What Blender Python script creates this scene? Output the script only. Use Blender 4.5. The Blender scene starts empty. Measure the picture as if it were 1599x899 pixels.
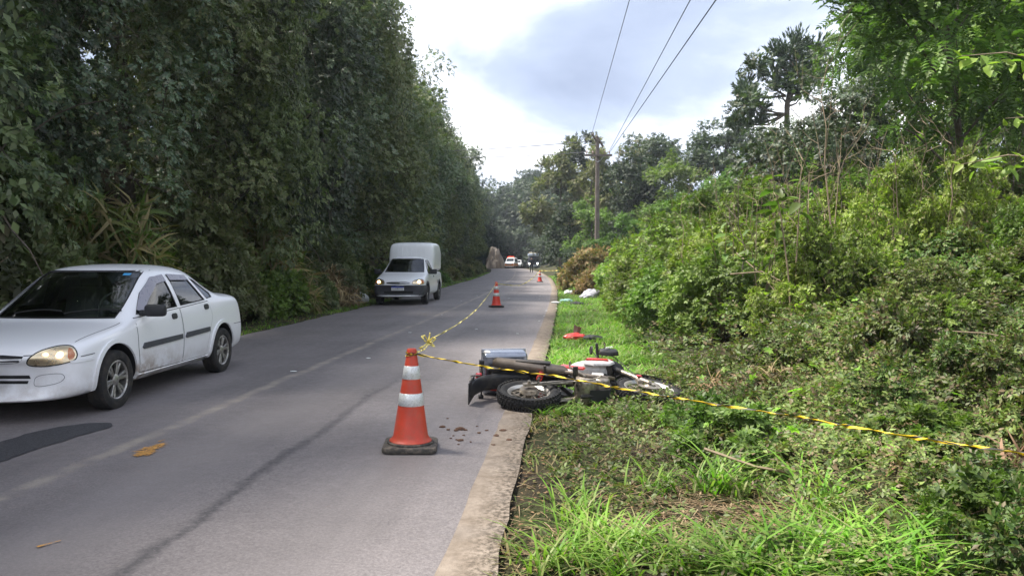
import bpy, bmesh, math, random
import numpy as np
from mathutils import Vector, Matrix, Euler
from mathutils.bvhtree import BVHTree
R = math.radians
S = bpy.context.scene
COL = S.collection
rs = np.random.RandomState(7)
random.seed(7)

# ------------------------------------------------------------------ camera
FPX = 1199.25
PITCH = math.atan(43.5 / FPX)
CH = 1.45
cam = bpy.data.cameras.new('camera')
cam.sensor_width = 36; cam.lens = 27.0; cam.clip_end = 3000; cam.clip_start = .05
camo = bpy.data.objects.new('camera', cam); COL.objects.link(camo)
camo.location = (0, 0, CH); camo.rotation_euler = (math.pi / 2 - PITCH, 0, 0)
S.camera = camo

# ------------------------------------------------------------------ sky, sun, exposure
SUN_EL, SUN_AZ = R(60), R(-72)      # azimuth from +Y towards +X (negative: to the left)
w = bpy.data.worlds.new('World'); S.world = w; w.use_nodes = True
nt = w.node_tree; nt.nodes.clear()
def _n(t, **k):
    n = nt.nodes.new(t)
    for a, b in k.items(): setattr(n, a, b)
    return n
sky = _n('ShaderNodeTexSky', sky_type='NISHITA', sun_disc=False, sun_elevation=SUN_EL, sun_rotation=SUN_AZ)
sky.air_density = 1.0; sky.dust_density = 1.5
tc = _n('ShaderNodeTexCoord'); sp = _n('ShaderNodeSeparateXYZ'); nt.links.new(tc.outputs['Generated'], sp.inputs[0])
za = _n('ShaderNodeMath', operation='MAXIMUM'); nt.links.new(sp.outputs[2], za.inputs[0]); za.inputs[1].default_value = 0.0
zb = _n('ShaderNodeMath', operation='ADD'); nt.links.new(za.outputs[0], zb.inputs[0]); zb.inputs[1].default_value = .16
dx = _n('ShaderNodeMath', operation='DIVIDE'); nt.links.new(sp.outputs[0], dx.inputs[0]); nt.links.new(zb.outputs[0], dx.inputs[1])
dy = _n('ShaderNodeMath', operation='DIVIDE'); nt.links.new(sp.outputs[1], dy.inputs[0]); nt.links.new(zb.outputs[0], dy.inputs[1])
cb = _n('ShaderNodeCombineXYZ'); nt.links.new(dx.outputs[0], cb.inputs[0]); nt.links.new(dy.outputs[0], cb.inputs[1])
def cloud(scale, detail, dist, off, stops):
    mp = _n('ShaderNodeMapping'); mp.inputs['Location'].default_value = off; mp.inputs['Scale'].default_value = (1.0, 1.0, 1)
    nt.links.new(cb.outputs[0], mp.inputs[0])
    no = _n('ShaderNodeTexNoise'); no.inputs['Scale'].default_value = scale; no.inputs['Detail'].default_value = detail
    no.inputs['Roughness'].default_value = .52; no.inputs['Distortion'].default_value = dist
    nt.links.new(mp.outputs[0], no.inputs['Vector'])
    r = _n('ShaderNodeValToRGB'); nt.links.new(no.outputs[0], r.inputs[0])
    e = r.color_ramp.elements
    e[0].position, e[0].color = stops[0]; e[1].position, e[1].color = stops[-1]
    for p_, c_ in stops[1:-1]: q = e.new(p_); q.color = c_
    return r
CLOUD_OFF = (6.3, 3.3, 0)
c1 = cloud(.62, 7, .35, CLOUD_OFF, [(.33, (.185, .22, .305, 1)), (.44, (.28, .325, .425, 1)), (.53, (.56, .59, .66, 1)), (.62, (.98, .98, .98, 1))])
m1 = _n('ShaderNodeMix', data_type='RGBA', blend_type='MULTIPLY'); m1.inputs[0].default_value = 1
nt.links.new(c1.outputs[0], m1.inputs[6]); m1.inputs[7].default_value = (8.2, 8.2, 8.2, 1)
c2 = cloud(.5, 5, .2, (3.2, 1.7, 0), [(.30, (.82, .82, .82, 1)), (.42, (.97, .97, .97, 1))])
m2 = _n('ShaderNodeMix', data_type='RGBA'); nt.links.new(c2.outputs[0], m2.inputs[0])
nt.links.new(sky.outputs[0], m2.inputs[6]); nt.links.new(m1.outputs[2], m2.inputs[7])
bg = _n('ShaderNodeBackground'); bg.inputs[1].default_value = .098; nt.links.new(m2.outputs[2], bg.inputs[0])
wo = _n('ShaderNodeOutputWorld'); nt.links.new(bg.outputs[0], wo.inputs[0])
sl = bpy.data.lights.new('sun', 'SUN'); sl.energy = 3.6; sl.angle = R(9); sl.color = (1, .95, .86)
so = bpy.data.objects.new('sun', sl); COL.objects.link(so)
sd = Vector((math.sin(SUN_AZ) * math.cos(SUN_EL), math.cos(SUN_AZ) * math.cos(SUN_EL), math.sin(SUN_EL)))
so.rotation_euler = (-sd).to_track_quat('-Z', 'Y').to_euler(); so.location = sd * 80
S.view_settings.view_transform = 'Standard'; S.view_settings.look = 'None'
S.view_settings.gamma = 1; S.view_settings.use_curve_mapping = False
S.view_settings.exposure = 1.65
S.cycles.max_bounces = 8; S.cycles.transparent_max_bounces = 12; S.cycles.use_denoising = True
S.cycles.volume_bounces = 0; S.cycles.sample_clamp_indirect = 4

# ------------------------------------------------------------------ helpers
def gpt(x, y, h=0.0):
    """photo pixel -> point at height h"""
    d = Vector((0, math.cos(PITCH), -math.sin(PITCH))) + Vector(((x - 799.5) / FPX, 0, 0)) + Vector((0, math.sin(PITCH), math.cos(PITCH))) * ((449.5 - y) / FPX)
    return Vector((0, 0, CH)) + d * ((h - CH) / d.z)
def dpt(x, y, Y):
    d = Vector((0, math.cos(PITCH), -math.sin(PITCH))) + Vector(((x - 799.5) / FPX, 0, 0)) + Vector((0, math.sin(PITCH), math.cos(PITCH))) * ((449.5 - y) / FPX)
    return Vector((0, 0, CH)) + d * (Y / d.y)

def tag(o, label=None, cat=None, group=None, kind=None):
    if label: o['label'] = label
    if cat: o['category'] = cat
    if group: o['group'] = group
    if kind: o['kind'] = kind
    return o
def empty(name, loc=(0, 0, 0), rz=0, label=None, cat=None, group=None):
    o = bpy.data.objects.new(name, None); COL.objects.link(o)
    o.location = loc; o.rotation_euler = (0, 0, rz); o.empty_display_size = .1
    return tag(o, label, cat, group)
def copy_tree(o, parent=None):
    c = o.copy(); COL.objects.link(c); c.parent = parent
    for ch in o.children: copy_tree(ch, c)
    return c
def link(name, me, mat, parent=None):
    o = bpy.data.objects.new(name, me); COL.objects.link(o)
    if mat is not None and not me.materials: me.materials.append(mat)
    o.parent = parent
    return o
def np_mesh(name, V, F, mat=None, smooth=False, uv=None):
    """V (n,3), F (m,k) uniform polygons"""
    V = np.asarray(V, np.float32); F = np.asarray(F, np.int32)
    me = bpy.data.meshes.new(name)
    me.vertices.add(len(V)); me.vertices.foreach_set('co', V.ravel())
    me.loops.add(F.size); me.loops.foreach_set('vertex_index', F.ravel())
    me.polygons.add(len(F)); me.polygons.foreach_set('loop_start', np.arange(0, F.size, F.shape[1], dtype=np.int32))
    if smooth: me.polygons.foreach_set('use_smooth', np.ones(len(F), bool))
    if uv is not None:
        l = me.uv_layers.new(name='UVMap'); l.data.foreach_set('uv', np.asarray(uv, np.float32)[F.ravel()].ravel())
    me.update(calc_edges=True)
    if mat is not None: me.materials.append(mat)
    return me
def nrm(a): return a / (np.linalg.norm(a, axis=-1, keepdims=True) + 1e-9)

class MB:
    def __init__(s): s.v = []; s.f = []
    def add(s, vs, fs):
        b = len(s.v); s.v += [Vector(v) for v in vs]; s.f += [[i + b for i in f] for f in fs]; return s
    def box(s, c, d, rot=None, taper=1.0):
        x, y, z = d[0] / 2, d[1] / 2, d[2] / 2
        vs = [Vector((sx * x * (taper if sz > 0 else 1), sy * y * (taper if sz > 0 else 1), sz * z)) for sz in (-1, 1) for sy in (-1, 1) for sx in (-1, 1)]
        if rot is not None: vs = [rot @ v for v in vs]
        return s.add([v + Vector(c) for v in vs], [(0, 2, 3, 1), (4, 5, 7, 6), (0, 1, 5, 4), (2, 6, 7, 3), (0, 4, 6, 2), (1, 3, 7, 5)])
    def tube(s, path, rad, n=8, caps=True):
        path = [Vector(p) for p in path]
        if not hasattr(rad, '__len__'): rad = [rad] * len(path)
        vs = []; fs = []; ref = None
        for i, p in enumerate(path):
            t = (path[min(i + 1, len(path) - 1)] - path[max(i - 1, 0)])
            if t.length < 1e-9: t = Vector((0, 0, 1))
            t.normalize()
            if ref is None: ref = Vector((0, 0, 1)) if abs(t.z) < .9 else Vector((1, 0, 0))
            a = t.cross(ref).normalized(); b = a.cross(t).normalized(); ref = b
            for k in range(n):
                an = 2 * math.pi * k / n
                vs.append(p + (a * math.cos(an) + b * math.sin(an)) * rad[i])
        for i in range(len(path) - 1):
            for k in range(n):
                k2 = (k + 1) % n
                fs.append((i * n + k, i * n + k2, (i + 1) * n + k2, (i + 1) * n + k))
        if caps: fs.append(tuple(range(n))[::-1]); fs.append(tuple((len(path) - 1) * n + k for k in range(n)))
        return s.add(vs, fs)
    def lathe(s, prof, n=24, axis='Z', c=(0, 0, 0), closed=False):
        """prof: (r, h) pairs round the axis"""
        vs = []; fs = []; m = len(prof)
        for k in range(n):
            a = 2 * math.pi * k / n
            for r, h in prof:
                p = (r * math.cos(a), r * math.sin(a), h)
                if axis == 'Y': p = (p[0], p[2], p[1])
                if axis == 'X': p = (p[2], p[0], p[1])
                vs.append(Vector(p) + Vector(c))
        for k in range(n):
            k2 = (k + 1) % n
            for i in range(m if closed else m - 1):
                j = (i + 1) % m
                fs.append((k * m + i, k2 * m + i, k2 * m + j, k * m + j))
        return s.add(vs, fs)
    def prism(s, poly, y0, y1, axis='Y', M=None):
        n = len(poly); vs = []
        for y in (y0, y1):
            for a, b in poly:
                p = Vector((a, y, b)) if axis == 'Y' else (Vector((y, a, b)) if axis == 'X' else Vector((a, b, y)))
                vs.append(M @ p if M is not None else p)
        return s.add(vs, [tuple(range(n)), tuple(range(2 * n - 1, n - 1, -1))] + [(i, (i + 1) % n + 0, (i + 1) % n + n, i + n) for i in range(n)])
    def mesh(s, name):
        me = bpy.data.meshes.new(name); me.from_pydata(s.v, [], s.f); me.update()
        bm = bmesh.new(); bm.from_mesh(me); bmesh.ops.recalc_face_normals(bm, faces=bm.faces); bm.to_mesh(me); bm.free()
        return me
    def build(s, name, mat, parent=None, smooth=False, bevel=0, seg=2, solid=0, sub=0, ang=35):
        o = link(name, s.mesh(name), mat, parent)
        finish(o, smooth, bevel, seg, solid, sub, ang)
        return o
def finish(o, smooth=False, bevel=0, seg=2, solid=0, sub=0, ang=35):
    if solid:
        m = o.modifiers.new('s', 'SOLIDIFY'); m.thickness = solid; m.offset = 0
    if sub:
        m = o.modifiers.new('u', 'SUBSURF'); m.levels = m.render_levels = sub
    if bevel:
        m = o.modifiers.new('b', 'BEVEL'); m.width = bevel; m.segments = seg; m.limit_method = 'ANGLE'; m.angle_limit = R(40)
    if solid or sub or bevel: bake(o)
    if smooth:
        o.data.polygons.foreach_set('use_smooth', np.ones(len(o.data.polygons), bool))
        o.data.set_sharp_from_angle(angle=R(ang))
def bake(o):
    bpy.context.view_layer.update()
    dg = bpy.context.evaluated_depsgraph_get()
    me = bpy.data.meshes.new_from_object(o.evaluated_get(dg))
    o.modifiers.clear(); old = o.data; o.data = me; me.name = old.name
    return o

# ------------------------------------------------------------------ materials
class NT:
    def __init__(s, name):
        s.m = bpy.data.materials.new(name); s.m.use_nodes = True; s.t = s.m.node_tree
        s.p = s.t.nodes['Principled BSDF']; s.out = s.t.nodes['Material Output']
    def n(s, t, ins=None, **k):
        q = s.t.nodes.new(t)
        for a, b in k.items(): setattr(q, a, b)
        for a, b in (ins or {}).items(): s.set(q.inputs[a], b)
        return q
    def set(s, i, v):
        if isinstance(v, bpy.types.NodeSocket): s.t.links.new(v, i)
        elif isinstance(v, (tuple, list)) and len(v) == 3 and i.type == 'RGBA': i.default_value = (*v, 1)
        else: i.default_value = v
    def noise(s, scale, detail=3, vec=None, rough=.55, dist=0, out=0):
        q = s.n('ShaderNodeTexNoise', {'Scale': scale, 'Detail': detail, 'Roughness': rough, 'Distortion': dist})
        if vec is not None: s.t.links.new(vec, q.inputs['Vector'])
        return q.outputs[out]
    def ramp(s, fac, stops, interp='LINEAR'):
        q = s.n('ShaderNodeValToRGB'); s.t.links.new(fac, q.inputs[0]); q.color_ramp.interpolation = interp
        e = q.color_ramp.elements
        c = [(p, (*(v if hasattr(v, '__len__') else (v, v, v)), 1)) for p, v in stops]
        e[0].position, e[0].color = c[0]; e[1].position, e[1].color = c[-1]
        for p, v in c[1:-1]: x = e.new(p); x.color = v
        return q.outputs[0]
    def mix(s, f, a, b, mode='MIX'):
        q = s.n('ShaderNodeMix', data_type='RGBA', blend_type=mode); s.set(q.inputs[0], f); s.set(q.inputs[6], a); s.set(q.inputs[7], b)
        return q.outputs[2]
    def math(s, op, a, b=0.0, c=0.0):
        q = s.n('ShaderNodeMath', operation=op); s.set(q.inputs[0], a); s.set(q.inputs[1], b); s.set(q.inputs[2], c); return q.outputs[0]
    def mapr(s, v, a, b, c=0.0, d=1.0):
        q = s.n('ShaderNodeMapRange'); s.set(q.inputs[0], v)
        for i, x in zip((1, 2, 3, 4), (a, b, c, d)): q.inputs[i].default_value = x
        return q.outputs[0]
    def obj(s): return s.n('ShaderNodeTexCoord').outputs['Object']
    def uv(s): return s.n('ShaderNodeTexCoord').outputs['UV']
    def geo(s, o): return s.n('ShaderNodeNewGeometry').outputs[o]
    def xyz(s, v):
        q = s.n('ShaderNodeSeparateXYZ'); s.t.links.new(v, q.inputs[0]); return q.outputs
    def bump(s, h, strength=.3, dist=.01):
        q = s.n('ShaderNodeBump', {'Strength': strength, 'Distance': dist}); s.t.links.new(h, q.inputs['Height'])
        s.t.links.new(q.outputs[0], s.p.inputs['Normal'])
    def base(s, c, rough=.5, metal=0.0, spec=None, coat=None):
        s.set(s.p.inputs['Base Color'], c); s.set(s.p.inputs['Roughness'], rough); s.set(s.p.inputs['Metallic'], metal)
        if spec is not None: s.set(s.p.inputs['Specular IOR Level'], spec)
        if coat is not None: s.p.inputs['Coat Weight'].default_value = coat; s.p.inputs['Coat Roughness'].default_value = .06
        return s
def simple(name, col, rough=.5, metal=0, spec=None, coat=None, var=.12, scale=6, dirt=None, dirt_amt=.5):
    t = NT(name); o = t.obj()
    c = t.mix(t.ramp(t.noise(scale, 4, o), [(.3, 0), (.7, 1)]), tuple(x * (1 - var) for x in col), tuple(min(1, x * (1 + var)) for x in col))
    if dirt is not None:
        c = t.mix(t.math('MULTIPLY', t.ramp(t.noise(scale * 1.7, 6, o, .65), [(.45, 0), (.7, 1)]), dirt_amt), c, dirt)
    r = t.mapr(t.noise(scale * 3, 3, o), .3, .7, max(.02, rough - .07), min(1, rough + .07))
    t.base(c, r, metal, spec, coat); return t.m
def leaf_mat(name, cols, rough=.42, trans=.3, hue=.0, var=.25, spec=.28):
    rough = max(rough, .5)
    t = NT(name)
    rnd = t.geo('Random Per Island')
    n = len(cols); c = t.ramp(rnd, [(i / (n - 1), cols[i]) for i in range(n)])
    oi = t.n('ShaderNodeObjectInfo')
    big = t.noise(.7, 2, t.obj())
    k = t.math('ADD', t.mapr(oi.outputs['Random'], 0, 1, 1 - var, 1 + var), t.mapr(big, .35, .65, -.38, .42))
    c = t.mix(1.0, c, t.n('ShaderNodeCombineColor', {0: k, 1: k, 2: k}).outputs[0], 'MULTIPLY')
    hs = t.n('ShaderNodeHueSaturation', {'Color': c, 'Hue': t.mapr(t.math('FRACT', t.math('MULTIPLY', oi.outputs['Random'], 7.31)), 0, 1, .5 - .026, .5 + .014), 'Saturation': 1.0, 'Value': 1.0})
    c = hs.outputs[0]
    t.base(c, rough, 0, spec)
    tr = t.n('ShaderNodeBsdfTranslucent'); ct = t.mix(1.0, c, (1.25, 1.6, .65), 'MULTIPLY'); t.t.links.new(ct, tr.inputs[0])
    mx = t.n('ShaderNodeMixShader', {0: trans}); t.t.links.new(t.p.outputs[0], mx.inputs[1]); t.t.links.new(tr.outputs[0], mx.inputs[2])
    t.t.links.new(mx.outputs[0], t.out.inputs[0])
    return t.m
def glass_mat(name, tint, refl=.9, dens=.5):
    t = NT(name)
    tr = t.n('ShaderNodeBsdfTransparent', {0: tint}); gl = t.n('ShaderNodeBsdfGlossy', {'Color': (refl, refl, refl), 'Roughness': .02})
    fr = t.n('ShaderNodeFresnel', {'IOR': 1.5}); f = t.math('MULTIPLY', fr.outputs[0], 1.5)
    mx = t.n('ShaderNodeMixShader', {0: f}); t.t.links.new(tr.outputs[0], mx.inputs[1]); t.t.links.new(gl.outputs[0], mx.inputs[2])
    t.t.links.new(mx.outputs[0], t.out.inputs[0]); t.t.nodes.remove(t.p)
    return t.m
def emit_mat(name, col, st):
    t = NT(name); t.base(col, .4); t.p.inputs['Emission Color'].default_value = (*col, 1); t.p.inputs['Emission Strength'].default_value = st; return t.m
# ------------------------------------------------------------------ terrain functions
RW = 5.95
_ky = np.array([-60, -30, 0, 3.53, 6.85, 13, 23.5, 39.5, 60, 91, 124, 150, 180, 230, 300.])
_kx = np.array([-4.7, -2.5, -.34, -.09, .146, .62, 1.38, 2.32, 3.1, 3.45, 2.6, .5, -4.5, -17, -40.])
_yy = np.arange(-80, 320, .5); _xx = np.interp(_yy, _ky, _kx)
_k = np.exp(-.5 * (np.arange(-14, 15) * .5 / 2.6) ** 2); _k /= _k.sum()
_xs = np.convolve(np.pad(_xx, 14, mode='edge'), _k, 'valid')
def XR(y): return np.interp(y, _yy, _xs)
def RZ(y): return -.0008 * np.maximum(np.asarray(y, float) - 128, 0) ** 2 * (np.asarray(y, float) < 400)
_G = rs.rand(64, 64)
def vnoise(x, y):
    x = np.asarray(x, float); y = np.asarray(y, float)
    xi = np.floor(x).astype(int); yi = np.floor(y).astype(int); fx = x - xi; fy = y - yi
    fx = fx * fx * (3 - 2 * fx); fy = fy * fy * (3 - 2 * fy)
    g = lambda a, b: _G[a % 64, b % 64]
    return (g(xi, yi) * (1 - fx) + g(xi + 1, yi) * fx) * (1 - fy) + (g(xi, yi + 1) * (1 - fx) + g(xi + 1, yi + 1) * fx) * fy - .5
def ss(a, b, x):
    t = np.clip((x - a) / (b - a), 0, 1); return t * t * (3 - 2 * t)
def HT(x, y):
    x = np.asarray(x, float); y = np.asarray(y, float)
    yc = np.minimum(y, 300); xr = XR(yc); d = x - xr; l = xr - RW - x
    rz = np.where(y < 200, RZ(y), RZ(200.) - 1)
    bump = vnoise(x * 1.7, y * 1.7) * .10 + vnoise(x * 5, y * 5) * .04
    dr = np.maximum(d - 1.5, 0) * (.42 + .58 * ss(4.5, 10, y))
    right = -.025 + np.where(d > 1.5, .27 * np.minimum(dr, 14) + .10 * np.maximum(dr - 14, 0) + .25 * vnoise(x * .35, y * .35) * np.minimum(dr, 3), 0) + bump * ss(.15, 1.2, d) * .7
    right = np.where(dr > 60, np.minimum(right, 9 + bump), right)
    dl = np.maximum(l - 1.6, 0)
    left = -.025 + 1.0 * np.minimum(dl, 4.5) + .35 * np.clip(dl - 4.5, 0, 40) + .5 * vnoise(x * .5, y * .5) * np.minimum(dl, 2) + bump * ss(.2, 1, l)
    h = np.where(d > 0, right, np.where(l > 0, left, -.07)) + rz
    h = np.where((y > 165), h * 1.0, h)
    return h

# ------------------------------------------------------------------ ground, road
xs = np.unique(np.concatenate([np.linspace(-130, -40, 20), np.linspace(-40, -12, 29), np.arange(-12, 12, .22), np.linspace(12, 45, 34), np.linspace(45, 130, 20)]))
ys = np.unique(np.concatenate([np.linspace(-120, -12, 12), np.arange(-12, 30, .3), np.linspace(30, 210, 121), np.linspace(210, 330, 20)]))
XX, YY = np.meshgrid(xs, ys); ZZ = HT(XX, YY)
V = np.stack([XX, YY, ZZ], -1).reshape(-1, 3); nx = len(xs)
ii = (np.arange(len(ys) - 1)[:, None] * nx + np.arange(nx - 1)[None]).ravel()
F = np.stack([ii, ii + 1, ii + nx + 1, ii + nx], 1)
t = NT('soil_and_litter'); o = t.obj()
soil = t.ramp(t.noise(9, 6, o, .65), [(.25, (.018, .014, .010)), (.5, (.045, .034, .022)), (.68, (.085, .062, .036)), (.85, (.12, .09, .055))])
green = t.ramp(t.noise(5, 5, o), [(.3, (.022, .034, .010)), (.7, (.05, .075, .018))])
c = t.mix(t.ramp(t.noise(1.1, 5, o), [(.38, 0), (.62, .8)]), soil, green)
t.base(c, .95, 0, .2); t.bump(t.noise(22, 6, o, .7), .9, .06)
ground = link('ground', np_mesh('ground', V, F, t.m, True), None)
tag(ground, 'dark soil and leaf litter ground rising on both sides of the road', 'ground', kind='structure')

def strip(u0, u1, ya, yb, dz, nu=6, jit0=0, jit1=0, step=None, name='strip', mat=None):
    """sheet following the road; u = metres left of the right pavement edge"""
    yv = np.unique(np.concatenate([np.arange(ya, min(yb, 45), step or .4), np.linspace(min(45, yb), yb, 120)])) if yb > 45 else np.arange(ya, yb + 1e-6, step or .4)
    uu = np.linspace(0, 1, nu + 1)
    a = u0 + jit0 * (vnoise(yv * 3.1, yv * 0 + 3) + .6 * vnoise(yv * 9.7, yv * 0 + 8)); b = u1 + jit1 * (vnoise(yv * 3.7, yv * 0 + 13) + .6 * vnoise(yv * 11, yv * 0 + 21))
    U = a[:, None] * (1 - uu) + b[:, None] * uu
    X = XR(yv)[:, None] - U; Yg = np.repeat(yv[:, None], nu + 1, 1)
    Z = RZ(yv)[:, None] + .035 * (1 - ((U - RW / 2) / (RW / 2)) ** 2) + dz
    V = np.stack([X, Yg, Z], -1).reshape(-1, 3); n1 = nu + 1
    i = (np.arange(len(yv) - 1)[:, None] * n1 + np.arange(nu)[None]).ravel()
    F = np.stack([i, i + n1, i + n1 + 1, i + 1], 1)
    return np_mesh(name, V, F, mat, True, np.stack([U.ravel(), Yg.ravel()], 1))

# asphalt: base mottling, polished wheel tracks, a worn centre line, a ragged tar seam
t = NT('worn_asphalt'); uv = t.uv(); u, v, _ = t.xyz(uv); o = t.obj()
g = t.ramp(t.noise(60, 4, o, .8), [(.32, (.110, .095, .095)), (.5, (.165, .146, .145)), (.68, (.23, .205, .20))])
big = t.ramp(t.noise(.55, 5, o, .6), [(.3, .78), (.7, 1.16)])
c = t.mix(1.0, g, big, 'MULTIPLY')
stretch = t.n('ShaderNodeMapping', {'Vector': uv, 'Scale': (2.2, .16, 1)}).outputs[0]
c = t.mix(1.0, c, t.ramp(t.noise(1.0, 5, stretch, .62), [(.3, .84), (.5, 1.0), (.72, 1.12)]), 'MULTIPLY')
wob = t.math('MULTIPLY', t.math('SUBTRACT', t.noise(.9, 4, o), .5), .22)
wob2 = t.math('MULTIPLY', t.math('SUBTRACT', t.noise(9, 5, o, .7), .5), .16)
uu_ = t.math('ADD', t.math('ADD', u, wob), wob2)
def band(cen, half, soft):
    d = t.math('ABSOLUTE', t.math('SUBTRACT', uu_, cen)); return t.mapr(d, half, half + soft, 1, 0)
# smoother, lighter wheel paths
c = t.mix(t.math('MULTIPLY', band(.95, .15, .35), .20), c, (.21, .189, .186))
c = t.mix(t.math('MULTIPLY', band(3.9, .2, .4), .25), c, (.15, .135, .135)); c = t.mix(t.math('MULTIPLY', band(5.3, .15, .4), .25), c, (.15, .135, .135))
c = t.mix(t.math('MULTIPLY', band(2.25, .1, .35), .35), c, (.225, .20, .195))
# faded centre line
cl = t.math('MULTIPLY', band(3.02, .03, .06), t.ramp(t.noise(3.5, 6, o, .7), [(.4, .05), (.62, .55)]))
c = t.mix(cl, c, (.42, .36, .28))
# tar seam, fading out ahead
seam = t.math('MULTIPLY', t.math('MULTIPLY', band(1.70, .012, .055), t.ramp(t.noise(26, 5, o, .75), [(.34, .25), (.55, 1)])), t.mapr(v, 5.5, 12, .75, .10))
c = t.mix(seam, c, (.035, .033, .037))
chips = t.ramp(t.noise(160, 2, o, .5), [(.72, 0), (.78, 1)])
c = t.mix(t.math('MULTIPLY', chips, t.math('MULTIPLY', band(1.9, .25, .6), .6)), c, (.30, .27, .25))
t.base(c, t.mapr(t.noise(14, 4, o), .3, .7, .55, .78), 0, .45); t.bump(t.noise(130, 3, o, .7), .35, .006)
road = link('road', strip(.02, RW, -40, 225, 0, 14, .0, .10, name='road', mat=t.m), None)
tag(road, 'worn grey asphalt road curving away to the left between the trees', 'road', kind='structure')

t = NT('sandy_edge_concrete'); o = t.obj(); u, v, _ = t.xyz(t.uv())
c = t.ramp(t.noise(6, 6, o, .65), [(.25, (.15, .118, .09)), (.5, (.23, .187, .150)), (.75, (.30, .25, .205))])
c = t.mix(t.math('MULTIPLY', t.ramp(t.noise(30, 6, o, .75), [(.42, 0), (.58, 1)]), t.mapr(u, .22, 0, .15, 1.0)), c, (.045, .036, .027))
c = t.mix(t.ramp(t.noise(2.3, 4, o), [(.5, 0), (.75, .45)]), c, (.17, .15, .135))
t.base(c, .9, 0, .2); t.bump(t.noise(120, 3, o), .4, .005)
es = link('road_edge_strip', strip(-.01, .26, -20, 150, .004, 3, .03, .02, .25, 'road_edge_strip', t.m), None)
tag(es, 'pale sandy worn edge strip along the right side of the asphalt', 'edge strip', kind='structure')

def decal(name, pts, mat, label, cat, dz=.005):
    """flat patch on the road from ground outline points, slightly domed to follow the camber"""
    me = bpy.data.meshes.new(name); bm = bmesh.new()
    vs = [bm.verts.new((x, y, 0)) for x, y in pts]; bm.faces.new(vs)
    bmesh.ops.triangulate(bm, faces=bm.faces)
    bmesh.ops.subdivide_edges(bm, edges=bm.edges, cuts=2, use_grid_fill=True)
    for q in bm.verts:
        uq = XR(q.co.y) - q.co.x; q.co.z = .035 * (1 - ((uq - RW / 2) / (RW / 2)) ** 2) + RZ(q.co.y) + dz
    bmesh.ops.recalc_face_normals(bm, faces=bm.faces)
    bm.to_mesh(me); bm.free()
    o = link(name, me, mat); return tag(o, label, cat, kind='structure')
t = NT('fresh_asphalt_patch'); o = t.obj()
t.base(t.ramp(t.noise(70, 4, o, .7), [(.3, (.022, .022, .025)), (.7, (.075, .073, .078))]), .8, 0, .3); t.bump(t.noise(90, 3, o), .8, .01)
pp = [(-120, 735), (-60, 712), (0, 690), (40, 678), (90, 667), (140, 661), (172, 661), (178, 666), (150, 674), (110, 686), (60, 702), (20, 716), (0, 723), (-60, 748), (-120, 770)]
pts = []
for i in range(len(pp)):
    a, b = Vector(pp[i]), Vector(pp[(i + 1) % len(pp)])
    for k in range(4):
        q = a.lerp(b, k / 4); g_ = gpt(q.x, q.y, .03); pts.append((g_.x + random.uniform(-.012, .012), g_.y + random.uniform(-.012, .012)))
decal('asphalt_patch', pts, t.m, 'dark irregular asphalt patch in the oncoming lane beside the white sedan', 'road patch')
# orange spray-paint marks
t = NT('orange_spray_paint'); o = t.obj()
t.base(t.ramp(t.noise(60, 4, o, .7), [(.3, (.46, .20, .03)), (.7, (.55, .30, .08))]), .8); t.set(t.p.inputs['Alpha'], t.ramp(t.noise(38, 5, o, .75), [(.32, .0), (.50, .95)]))
def splat(cx, cy, rx, ry, ang, n, holes=.5):
    out = []
    for i in range(n):
        a = 2 * math.pi * i / n; k = random.uniform(.55, 1.25) if i % 2 else random.uniform(.3, 1)
        x, y = rx * math.cos(a) * k, ry * math.sin(a) * k
        out.append((cx + x * math.cos(ang) - y * math.sin(ang), cy + x * math.sin(ang) + y * math.cos(ang)))
    return out
me_pts = [(230, 707, .10, .11, 44), (240, 700, .07, .11, 36), (222, 711, .07, .06, 30), (247, 696, .03, .08, 20), (216, 713, .04, .03, 18), (252, 690, .010, .05, 10)]
sm = MB()
for x, y, rx, ry, n in me_pts:
    g_ = gpt(x, y, .03); pl = splat(g_.x, g_.y, rx, ry, -.25, n)
    b = len(sm.v); zz = [.035 * (1 - ((XR(q[1]) - q[0] - RW / 2) / (RW / 2)) ** 2) + .0075 for q in pl]
    sm.v += [Vector((q[0], q[1], z_)) for q, z_ in zip(pl, zz)] + [Vector((g_.x, g_.y, .035 * (1 - ((XR(g_.y) - g_.x - RW / 2) / (RW / 2)) ** 2) + .0075))]
    sm.f += [[b + i, b + (i + 1) % n, b + n] for i in range(n)]
so_ = sm.build('spray_paint_mark', t.m); tag(so_, 'orange spray paint splash on the asphalt', 'paint mark', kind='structure')
for x0, y0, x1, y1 in [(58, 856, 95, 846)]:
    a, b = gpt(x0, y0, .03), gpt(x1, y1, .03); q = (b - a).normalized().cross(Vector((0, 0, 1))) * .012
    decal('paint_streak', [(a.x - q.x, a.y - q.y), (b.x - q.x * .3, b.y - q.y * .3), (b.x + q.x * .3, b.y + q.y * .3), (a.x + q.x, a.y + q.y)], t.m, 'thin orange paint streak on the asphalt', 'paint mark', .0075)
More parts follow.
